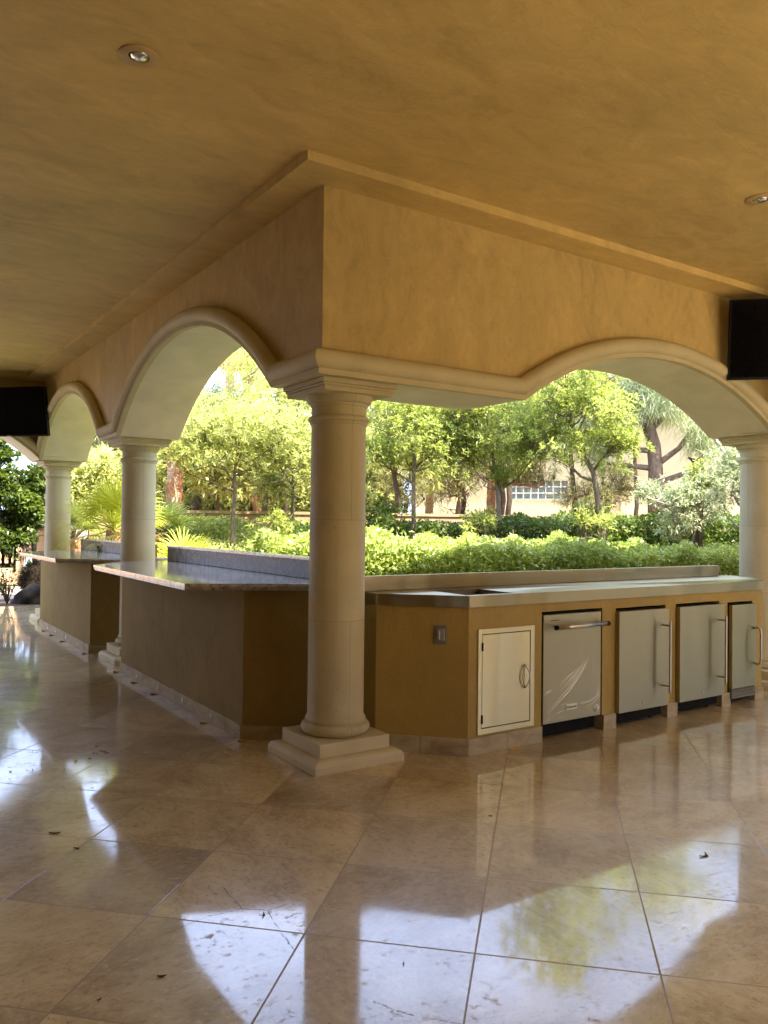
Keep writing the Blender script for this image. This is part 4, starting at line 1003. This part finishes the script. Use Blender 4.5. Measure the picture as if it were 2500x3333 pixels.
pine('pine_tree', 'dark leaning trunk in the shade between the palm trunk and the forked tree', [(3.58, 11.96, 1.39), (3.63, 11.94, 1.71), (3.72, 11.91, 1.97), (3.77, 11.89, 2.22), (3.85, 11.86, 2.73), (3.9, 11.8, 3.6)],
    [[(3.66, 11.93, 1.85), (3.9, 11.8, 2.05), (4.2, 11.7, 2.15)]], [((3.6, 12.0, 2.6), (.9, .9, .7), .6), ((3.8, 11.9, 3.8), (1.2, 1.2, .9), 1.0)], 240, 94, .09, 'bark_dark', 'needle_dark', 16, .22, .014, 'pines behind the garden wall')
pine('pine_tree', 'red barked pine behind the middle slim trees', [(8.48, 10.42, 1.39), (8.5, 10.4, 2.08), (8.44, 10.45, 2.77), (8.4, 10.5, 3.6), (8.4, 10.5, 4.4)],
    [[(8.48, 10.4, 2.3), (8.1, 10.9, 2.7), (7.8, 11.2, 3.0)]], [((8.2, 10.7, 3.3), (1.2, 1.2, .7), .7), ((8.4, 10.5, 4.6), (1.3, 1.3, .9), .8)], 240, 95, .10, 'bark_red', 'needle_dark', 16, .24, .012, 'pines behind the garden wall', 8)
# hazy background trees that close the view above the wall
def back_tree(label, c, r, n, seed, mat='leaf_back', base_z=1.32, L=.17, W=.06, rt_=.055, bk='bark_dark'):
    t = thing('background_tree', label, 'tree', (c[0], c[1], base_z), 'trees standing behind the garden wall')
    cl = blob(c, r, n, .35, 12, seed); m = MB(); tr = [(c[0], c[1], base_z), (c[0] + .08, c[1], base_z + .5), (c[0] - .05, c[1] + .05, c[2] - r[2] * .2), (c[0], c[1], c[2] + r[2] * .6)]
    m.tube(tr, [rt_, rt_ * .9, rt_ * .6, rt_ * .2], 8); sprout(m, densify(tr, 4), cl[:60], rt_ * .22, 5, .25, seed); m.build('trunk', bk, t)
    v, f = whorls(cl, cl - np.array(c), 9, L, W, 1.2); np_mesh('crown', v, f, mat, t)
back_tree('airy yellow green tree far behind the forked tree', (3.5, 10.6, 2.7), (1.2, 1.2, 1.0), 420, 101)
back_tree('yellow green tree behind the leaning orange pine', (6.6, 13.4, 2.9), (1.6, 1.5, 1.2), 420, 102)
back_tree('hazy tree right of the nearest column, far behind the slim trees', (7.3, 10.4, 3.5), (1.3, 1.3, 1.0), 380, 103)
back_tree('bushy hazy tree rising behind the cream boundary wall', (11.2, 20.0, 4.0), (2.4, 2.4, 1.7), 420, 104, L=.26, W=.10)
back_tree('loose yellow green tree just behind the wall, between the column and the middle slim tree', (5.6, 7.6, 2.75), (1.15, 1.0, .9), 460, 108, 'leaf_bright', L=.12, W=.04)
back_tree('loose green tree behind the wall, left of the glass block window', (7.9, 7.4, 3.1), (1.2, 1.1, .9), 420, 109, 'leaf_back', L=.13, W=.04)
back_tree('loose green tree in front of the house, seen between two slim trees', (7.6, 6.9, 3.6), (1.1, 1.0, .8), 420, 110, 'leaf_mid', L=.12, W=.035)
back_tree('feathery green tree in front of the house, left of the big pine', (9.3, 6.9, 3.3), (1.0, 1.0, 1.0), 420, 112, 'needle', L=.16, W=.02)
back_tree('tall loose tree hiding the house roof', (9.4, 9.2, 4.3), (1.7, 1.6, 1.0), 480, 113, 'leaf_back', L=.15, W=.04)
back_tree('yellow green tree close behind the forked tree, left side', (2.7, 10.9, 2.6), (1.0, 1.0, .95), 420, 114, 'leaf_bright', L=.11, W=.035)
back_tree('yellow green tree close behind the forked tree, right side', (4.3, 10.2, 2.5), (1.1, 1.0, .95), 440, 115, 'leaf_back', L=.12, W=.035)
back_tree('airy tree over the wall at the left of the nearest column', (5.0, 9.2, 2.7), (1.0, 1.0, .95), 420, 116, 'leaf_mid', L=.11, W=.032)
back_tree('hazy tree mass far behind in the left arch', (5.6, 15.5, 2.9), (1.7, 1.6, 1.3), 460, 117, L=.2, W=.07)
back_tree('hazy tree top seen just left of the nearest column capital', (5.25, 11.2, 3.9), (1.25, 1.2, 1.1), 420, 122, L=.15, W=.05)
back_tree('hazy tree far behind, between the palm trunks and the shaggy tree', (4.0, 14.5, 3.2), (1.2, 1.2, 1.5), 420, 118, L=.18, W=.06)
back_tree('brown green twiggy tree in front of the cream wall', (7.0, 9.3, 2.2), (.9, .9, .7), 340, 119, 'needle_olive', L=.16, W=.016)
back_tree('brown green twiggy tree just right of the glass block window', (9.6, 6.35, 2.1), (1.0, .95, .62), 380, 120, 'needle_olive', L=.16, W=.014, bk='bark_pine')
back_tree('brown green twiggy tree between two slim trees', (7.0, 7.6, 2.2), (1.0, .9, .7), 380, 121, 'needle_olive', L=.16, W=.014, bk='bark_pine')
back_tree('yellow green bush over the wall just right of the nearest column', (5.75, 9.0, 1.75), (.75, .7, .5), 240, 105, 'leaf_bright', L=.10, W=.035)
back_tree('dark bushy tree behind the middle slim tree', (7.6, 8.2, 2.7), (.9, .9, .8), 240, 106, 'needle_dark', L=.14, W=.022)
back_tree('grey green tree behind the big pine', (12.5, 8.0, 4.6), (1.5, 1.5, 1.3), 360, 107, 'needle', L=.2, W=.025)

# pale bare branch hanging at the far right column
t = thing('bare_branch_tree', 'small tree with a pale bare branch slanting down to the far right column', 'tree', (8.0, 2.12, 0))
m = MB(); br = [(8.0, 2.12, 0), (7.99, 2.14, 1.33), (7.93, 2.24, 1.83), (7.81, 2.44, 2.17), (7.7, 2.6, 2.35), (7.63, 2.72, 2.58), (7.5, 2.85, 2.95)]
m.tube(br, [.05, .045, .04, .034, .03, .026, .012], 9); cl = blob((7.65, 2.6, 2.9), (.55, .55, .4), 90, .2, 6, 111)
sprout(m, densify(br[2:], 3), cl[:40], .007, 4, .12, 5); m.build('trunk', 'twig_pale', t)
v, f = whorls(cl, cl - np.array((7.6, 2.7, 2.5)), 8, .075, .017, 1.1); np_mesh('crown', v, f, 'leaf_olive', t)

# the bird: one smooth body, perched and facing left
t = thing('bird', 'small dark bird perched on the lower right limb of the big pine', 'bird', (10.75, 5.24, 2.53))
ORIG_T = ORIG[t.name]
ax = Vector((-.60, .79, .12)).normalized(); upv = Vector((0, 0, 1)); sdv = ax.cross(upv).normalized(); upv = sdv.cross(ax)
prof = [(-.145, .004, .0), (-.13, .012, -.004), (-.08, .014, .0), (-.055, .026, .004), (-.02, .040, .006), (.02, .043, .012), (.05, .034, .026), (.068, .026, .040), (.085, .025, .050), (.100, .019, .050), (.108, .007, .047), (.128, .0015, .043)]
m = MB(); c0 = Vector((10.75, 5.24, 2.575))
m.rings([[c0 + ax * s + upv * (h + math.sin(2 * math.pi * k / 14) * r) + sdv * (math.cos(2 * math.pi * k / 14) * r * .8) for k in range(14)] for s, r, h in prof])
m.build('body', 'bird', t)
for sgn in (-1, 1):
    m = MB(); m.tube([c0 + sdv * sgn * .012 + ax * .005 - upv * .028, c0 + sdv * sgn * .013 - upv * .055], .003, 6); m.build('leg', 'bark_dark', t)

# ------------------------------------------------------------------ palms
def fan(v_list, f_list, hub, d, Lb, nb, spread, w0, g, droop=.25):
    """one palmate leaf: stiff pleated blades round a hub"""
    d = d.normalized(); s = d.cross(Vector((0, 0, 1)));  s = s.normalized() if s.length > 1e-3 else Vector((1, 0, 0)); nn = s.cross(d).normalized()
    tw = g.uniform(-.5, .5); s = (s * math.cos(tw) + nn * math.sin(tw)).normalized(); nn = s.cross(d).normalized()
    for i in range(nb):
        a = (i / (nb - 1) - .5) * spread; b = (d * math.cos(a) + s * math.sin(a) + nn * (.10 * math.cos(a) + g.uniform(-.05, .05))).normalized()
        L = Lb * (.72 + .28 * math.cos(a * .8)) * g.uniform(.88, 1.08); wv = b.cross(nn).normalized(); o = len(v_list)
        q1 = hub + b * L * .45; q2 = hub + b * L * .8 + Vector((0, 0, -droop * L * .12)); q3 = hub + b * L + Vector((0, 0, -droop * L * .34))
        v_list += [hub - wv * w0 * .2, hub + wv * w0 * .2, q1 - wv * w0 * .5, q1 + wv * w0 * .5, q2 - wv * w0 * .32, q2 + wv * w0 * .32, q3 - wv * w0 * .04, q3 + wv * w0 * .04]
        f_list += [(o, o + 1, o + 3, o + 2), (o + 2, o + 3, o + 5, o + 4), (o + 4, o + 5, o + 7, o + 6)]
def fan_palm(label, base, top, nleaf, Lp, Lb, seed, r0=.10, el=(-20, 80), nb=26, mat='fan_leaf', trunkmat='palm_boots', name='fan_palm', group=None, spread=3.6, w0=.022, dead=0, lean=None):
    g = random.Random(seed); t = thing(name, label, 'palm', base, group)
    T = Vector(top); B = Vector(base); m = MB(); k = 9
    pts = [B.lerp(T, i / k) for i in range(k + 1)]
    m.tube(pts, [r0 * g.uniform(.92, 1.1) * (1.1 - .2 * i / k) for i in range(k + 1)], 14); m.build('trunk', trunkmat, t)
    V_, F_ = [], []; m = MB()
    for i in range(nleaf):
        az = i * 2.39996 + g.uniform(-.3, .3); e = R(el[0] + (el[1] - el[0]) * ((i + .5) / nleaf) ** .8)
        d = Vector((math.cos(az) * math.cos(e), math.sin(az) * math.cos(e), math.sin(e))); p = Lp * g.uniform(.8, 1.15); hub = T + d * p - Vector((0, 0, .06 * p))
        m.tube([T, T + d * p * .5, hub], [.012, .009, .006], 5, False); fan(V_, F_, hub, d, Lb * g.uniform(.85, 1.1), nb, spread, w0, g, .5 if e > 0 else .9)
    m.build('stalks', 'fan_leaf' if mat == 'fan_leaf' else 'bark_grey', t)
    np_mesh('fronds', np.array([tuple(p) for p in V_]), np.array(F_), mat, t)
    if dead:
        V2, F2 = [], []
        for i in range(dead):
            az = g.uniform(0, 6.28); d = Vector((math.cos(az) * .35, math.sin(az) * .35, -1)); hub = T + Vector((math.cos(az), math.sin(az), 0)) * r0 * 1.2 - Vector((0, 0, g.uniform(.1, 1.3)))
            fan(V2, F2, hub, d, Lb * g.uniform(.8, 1.2), 14, 1.3, w0 * 1.3, g, .3)
        np_mesh('dead_fronds', np.array([tuple(p) for p in V2]), np.array(F2), 'dead_frond', t)
    return t
fan_palm('big bright fan palm between the two farther columns', (.46, 6.35, 0), (.46, 6.35, 1.22), 22, .34, .50, 121, .11, (-25, 85), 28, group='fan palms behind the granite bars')
fan_palm('smaller green fan palm with a short stubby trunk beside the farthest column', (.42, 8.35, .0), (.42, 8.35, 1.05), 15, .32, .36, 122, .12, (15, 85), 24, 'leaf_mid', group='fan palms behind the granite bars')
fan_palm('low fan palm spreading just behind the nearer bar, right of the second column', (.95, 5.15, 0), (.95, 5.15, .72), 12, .26, .40, 123, .07, (-5, 70), 24, group='fan palms behind the granite bars')
fan_palm('fan palm half hidden behind the second column, beside the palm trunk', (1.35, 7.4, 0), (1.35, 7.4, 1.15), 14, .34, .42, 124, .09, (-10, 70), 24, 'leaf_mid', group='fan palms behind the granite bars')
# palm with reddish boots
t = fan_palm('thick palm trunk, reddish and ragged above and pale below, in the left arch', (2.24, 9.26, 0), (2.21, 9.26, 2.95), 16, .45, .55, 125, .112, (-35, 80), 24, 'leaf_bright', 'bark_palm', 'palm_tree', 'palms in the garden')
g = random.Random(5); m = MB()
for i in range(150):
    z = g.uniform(1.45, 2.75); a = g.uniform(0, 6.28); c = Vector((2.23 + math.cos(a) * .105, 9.26 + math.sin(a) * .105, z)); o = Vector((math.cos(a), math.sin(a), 0)); s = Vector((-math.sin(a), math.cos(a), 0))
    h = g.uniform(.08, .15); tl = g.uniform(-.05, .05)
    m.add([c - s * .04, c + s * .04, c + o * .045 + s * (.012 + tl) + Vector((0, 0, h)), c + o * .045 - s * (.012 - tl) + Vector((0, 0, h)), c + o * .02 + Vector((0, 0, h * .4))], [(0, 1, 4), (1, 2, 4), (2, 3, 4), (3, 0, 4)])
m.build('boots', 'palm_boots', t)
fan_palm('tall shaggy palm trunk high in the left arch, the left one', (7.76, 19.98, 1.3), (7.66, 20.03, 8.2), 26, .9, .9, 126, .15, (-35, 80), 20, 'frond_dark', 'bark_palm', 'palm_tree', 'palms in the garden', w0=.05, dead=60)
fan_palm('tall slender palm with a skirt of hanging dead fronds, the right one', (8.58, 20.72, 1.3), (8.55, 20.74, 8.9), 26, .9, .9, 127, .11, (-35, 80), 20, 'frond_dark', 'bark_palm', 'palm_tree', 'palms in the garden', w0=.05, dead=90)
# agave-like blades
t = thing('agave', 'pale green sword leaved plant behind the farther bar, left of the second column', 'plant', (.44, 5.72, 0))
ORIG[t.name] = (.44, 5.72, 0); t.location = (.44, 5.72, 0); m = MB(); g = random.Random(9)
for i in range(11):
    a = i * 2.4; l = g.uniform(.9, 1.2); d = Vector((math.cos(a) * .32, math.sin(a) * .32, 1)).normalized(); s = Vector((-math.sin(a), math.cos(a), 0)); b = Vector((.44, 5.72, 0)); o = Vector((math.cos(a), math.sin(a), 0))
    vs = []
    for u, w_ in ((0, .03), (.3, .045), (.7, .035), (1, .002)): vs += [b + d * l * u - s * w_ + o * .02 * u, b + d * l * u - o * .012, b + d * l * u + s * w_ + o * .02 * u]
    m.add(vs, [(3 * k + j, 3 * k + j + 1, 3 * k + j + 4, 3 * k + j + 3) for k in range(3) for j in (0, 1)], True)
m.build('blades', 'agave', t)
# brown green juniper and a loose tree above it
pine('juniper_tree', 'shaggy brown green tree behind the farthest column and fan palm', [(2.16, 14.5, .8), (2.2, 14.5, 1.6), (2.3, 14.5, 2.4), (2.5, 14.6, 3.2)], [[(2.2, 14.5, 1.9), (2.0, 14.4, 2.3), (1.7, 14.3, 2.4)]],
     [((2.15, 14.5, 2.45), (.75, .7, .75), 1.0), ((2.6, 14.7, 2.9), (.8, .7, .6), .6)], 420, 131, .10, 'bark_dark', 'needle_olive', 20, .20, .018, None, 0, .6, 0)
back_tree('tall loose yellow green tree above the shaggy brown green one', (3.2, 16.4, 3.9), (1.4, 1.3, 1.4), 420, 132, 'leaf_back', 0, .17, .05)

# ------------------------------------------------------------------ left end: vine covered gate, boulder, rose, brush, sign
t = thing('vine', 'dark green leafy vine mound hanging over the iron gate at the far left', 'vine', (-.25, 10.4, 0))
cl = np.concatenate([blob((-.55, 10.5, 1.85), (.85, .5, .85), 1150, .45, 14, 141), blob((.10, 10.6, 1.65), (.55, .45, .75), 800, .45, 10, 142), blob((-.75, 10.35, 2.3), (.8, .5, .5), 480, .4, 8, 143), blob((-.2, 10.3, 1.05), (.7, .35, .35), 160, .3, 8, 144)])
v, f = whorls(cl, cl - np.array((-.3, 10.9, 1.6)), 8, .10, .055, 1.0); np_mesh('foliage', v, f, 'vine_leaf', t)
m = MB(); g = random.Random(3)
for p in cl[:170]:
    b = Vector((g.uniform(-.9, .4), 10.75, g.uniform(.6, 1.8))); P = Vector(p); m.tube([b, b.lerp(P, .5) + Vector((0, -.1, .12)), P], [.008, .006, .003], 4, False)
m.tube([(.30, 10.75, 0), (.33, 10.72, .6), (.25, 10.7, 1.5)], [.06, .055, .04], 9); m.build('stems', 'bark_grey', t)
m = MB()
for k in range(7):
    a = k * .9; m.add([(-.47, 9.86, 1.21), (-.47 + .03 * math.cos(a) - .012, 9.86, 1.21 + .03 * math.sin(a)), (-.47 + .045 * math.cos(a + .2), 9.85, 1.21 + .04 * math.sin(a + .2)), (-.47 + .03 * math.cos(a + .4), 9.86, 1.21 + .03 * math.sin(a + .4))], [(0, 1, 2, 3)])
m.build('flower', 'flower', t)
t = thing('iron_gate', 'black wrought iron gate with a scroll, under the vine at the far left', 'gate', (-.4, 10.85, 0))
m = MB(); m.box(-1.6, .02, 10.84, 10.87, .52, .60); m.box(-1.6, .02, 10.84, 10.87, 1.42, 1.5); m.box(.0, .04, 10.835, 10.875, .45, 1.55)
for k in range(15): m.box(-1.55 + k * .105, -1.50 + k * .105 , 10.847, 10.863, .60, 1.42)
m.build('bars', 'iron', t)
m = MB()
for zc, rr in ((.80, .085), (.66, .045)):
    m.tube([(.045 + rr * (1 - k / 26) * (1 + math.sin(a)) * .8, 10.855, zc + rr * (1 - k / 30) * math.cos(a)) for k, a in enumerate(np.linspace(0, 4.7, 20))], .009, 6)
m.build('scroll', 'iron', t)
m = MB()
for i in range(40):
    a = (i % 8) * .8; b = (i // 8) / 4
    pass
# boulder
def rough_rock(c, r, seed, n=26):
    g = random.Random(seed); ph = [(g.uniform(1, 4), g.uniform(1, 4), g.uniform(0, 6), g.uniform(.03, .1)) for _ in range(9)] + [(g.uniform(4, 9), g.uniform(3, 8), g.uniform(0, 6), g.uniform(.01, .03)) for _ in range(10)]; rings = []
    for i in range(n // 2 + 1):
        th = math.pi * i / (n // 2); ring = []
        for k in range(n):
            a = 2 * math.pi * k / n; q = 1 + sum(w_ * math.sin(f1 * a + p) * math.sin(f2 * th + p) for f1, f2, p, w_ in [(round(x), y, z, w) for x, y, z, w in ph])
            rr = max(.02, abs(math.sin(th)) ** .75)
            ring.append((c[0] + r[0] * q * rr * math.cos(a), c[1] + r[1] * q * rr * math.sin(a), c[2] - r[2] * q * math.cos(th)))
        rings.append(ring)
    return rings
m = MB(); m.rings(rough_rock((.18, 10.05, .05), (.29, .22, .21), 8, 40)); tag(m.build('boulder', 'boulder'), 'dark grey boulder in the planting bed beyond the farthest column', 'boulder')
t = thing('brush_mound', 'round dark brown bristly bush above the boulder', 'bush', (.30, 10.62, 0))
n = 9000; p = unit(rng.normal(size=(n, 3))); pos = np.array((.34, 10.62, .36)) + p * np.array((.26, .24, .25)) * rng.uniform(.75, 1.05, (n, 1)); v, f = leaf_quads(pos, p + rng.normal(size=(n, 3)) * .7 - np.array([0, 0, .4]), .09 * rng.uniform(.5, 1.3, n), .006, .1, .2); np_mesh('foliage', v, f, 'dry_brush', t)
m = MB(); m.rings(rough_rock((.34, 10.62, .33), (.22, .20, .23), 4)); m.build('core', 'dry_brush', t)
t = thing('rose_bush', 'thin leggy rose bush with sparse leaves at the left edge of the planting bed', 'bush', (-.24, 9.85, 0))
m = MB(); g = random.Random(12); tips = []
for k in range(13):
    a = g.uniform(0, 6.28); h = g.uniform(.30, .62); q = (-.24 + math.cos(a) * .28 * g.uniform(.3, 1), 9.85 + math.sin(a) * .2, h)
    m.tube([(-.24, 9.85, 0), (-.24 + (q[0] + .24) * .45, 9.85 + (q[1] - 9.85) * .4, h * .55), q], [.009, .006, .003], 5, False)
    for u in np.linspace(.35, 1, 9): tips.append((-.24 + (q[0] + .24) * u + g.uniform(-.04, .04), 9.85 + (q[1] - 9.85) * u, h * u + g.uniform(-.03, .05)))
m.build('stems', 'bark_dark', t); tips = np.array(tips); v, f = whorls(tips, np.tile((0, 0, 1.), (len(tips), 1)), 3, .045, .03, 1.3); np_mesh('foliage', v, f, 'vine_leaf', t)
t = thing('yard_sign', 'pale blue pointed panel with a green tree emblem, beside the gate', 'sign', (.41, 11.79, 0))
m = MB(); shp = [(-.10, -.16), (.10, -.16), (.12, .06), (.03, .18), (-.07, .06)]; m.add([(.41 + x, 11.79, .55 + z) for x, z in shp] + [(.41 + x, 11.82, .55 + z) for x, z in shp], [(0, 1, 2, 3, 4), (9, 8, 7, 6, 5)] + [(i, 5 + i, 5 + (i + 1) % 5, (i + 1) % 5) for i in range(5)]); p_ = m.build('panel', 'sign_face', t)
m = MB(); m.add([(.41 + x, 11.786, .53 + z) for x, z in ((-.02, -.07), (.02, -.07), (.02, -.03), (.06, -.02), (.03, .03), (.04, .04), (.0, .11), (-.04, .04), (-.03, .03), (-.06, -.02), (-.02, -.03))], [tuple(range(11))]); m.build('emblem', 'sign_leaf', p_)
m = MB(); m.box(.38, .44, 11.80, 11.83, 0, .39); m.build('post', 'clip_white', t)
t = thing('boundary_wall', 'sunlit peach wall across the drive at the far left', 'wall', (-4, 14, 0))
m = MB(); m.box(-12, 1.6, 14.0, 14.25, 0, 1.15); m.build('wall', 'drive_wall', t); m = MB(); m.box(-12, 1.62, 13.97, 14.28, 1.1505, 1.22); m.build('coping', 'house_wall', t)

# ------------------------------------------------------------------ neighbour's house beyond the garden wall
hs = thing('house', 'cream stucco house with a glass block window behind the trees', 'house', (14, 12, 1.3))
A = Vector((11.6, 14.9, 0)); B = Vector((17.2, 7.2, 0)); d = (B - A).normalized(); nrm = Vector((d.y, -d.x, 0))      # nrm faces the veranda
if nrm.dot(Vector((-1, -1, 0))) < 0: nrm = -nrm
def hb(m, u0, u1, o0, o1, z0, z1):
    P = [A + d * u0 - nrm * o0, A + d * u1 - nrm * o0, A + d * u1 - nrm * o1, A + d * u0 - nrm * o1]
    m.prism([(p.x, p.y) for p in P], z0, z1)
m = MB()
GU0, GU1, GZ0, GZ1 = 2.55, 4.2, 2.08, 2.60
hb(m, -.2, GU0, 0, .2, 1.3, 4.5); hb(m, GU1, 9.8, 0, .2, 1.3, 4.5); hb(m, GU0, GU1, 0, .2, 1.3, GZ0); hb(m, GU0, GU1, 0, .2, GZ1, 4.5)
hb(m, -.2, .0, .2, 6, 1.3, 4.5); hb(m, 9.6, 9.8, .2, 6, 1.3, 4.5); hb(m, 0, 9.6, 5.8, 6, 1.3, 4.5)
hb(m, 5.6, 6.0, -.12, -.002, 1.3, 4.3)
m.build('wall', 'house_wall', hs)
m = MB(); hb(m, GU0, GU1, .05, .13, GZ0, GZ1); gbk = m.build('glass_block_window', 'glass_block', hs)
m = MB(); nb = 8
for i in range(nb + 1):
    u = GU0 + (GU1 - GU0) * i / nb; hb(m, max(GU0, u - .015), min(GU1, u + .015), .035, .0495, GZ0, GZ1)
for j in range(4):
    z = GZ0 + (GZ1 - GZ0) * j / 3; hb(m, GU0, GU1, .030, .0345, max(GZ0, z - .015), min(GZ1, z + .015))
m.build('mortar_joints', 'white_mortar', gbk)
m = MB(); E_ = [A + d * -.7 + nrm * .5, A + d * 10.3 + nrm * .5, A + d * 10.3 - nrm * 3, A + d * -.7 - nrm * 3, A + d * 10.3 - nrm * 6.5, A + d * -.7 - nrm * 6.5]
hz = [4.45, 4.45, 6.2, 6.2, 4.45, 4.45]; m.add([(p.x, p.y, z) for p, z in zip(E_, hz)] + [(p.x, p.y, z + .12) for p, z in zip(E_, hz)], [(0, 1, 2, 3), (3, 2, 4, 5), (6, 9, 8, 7), (9, 11, 10, 8), (0, 6, 7, 1), (5, 4, 10, 11), (0, 3, 9, 6), (1, 7, 8, 2), (3, 5, 11, 9), (2, 8, 10, 4)])
m.build('roof', 'roof_tile', hs)
t = thing('boundary_wall', 'cream sunlit wall left of the house, seen right of the nearest column', 'wall', (10.5, 16.2, 1.3))
m = MB(); a_ = Vector((7.4, 16.2, 0)); b_ = Vector((11.9, 16.6, 0)); dd_ = (b_ - a_).normalized(); nn_ = Vector((-dd_.y, dd_.x, 0))
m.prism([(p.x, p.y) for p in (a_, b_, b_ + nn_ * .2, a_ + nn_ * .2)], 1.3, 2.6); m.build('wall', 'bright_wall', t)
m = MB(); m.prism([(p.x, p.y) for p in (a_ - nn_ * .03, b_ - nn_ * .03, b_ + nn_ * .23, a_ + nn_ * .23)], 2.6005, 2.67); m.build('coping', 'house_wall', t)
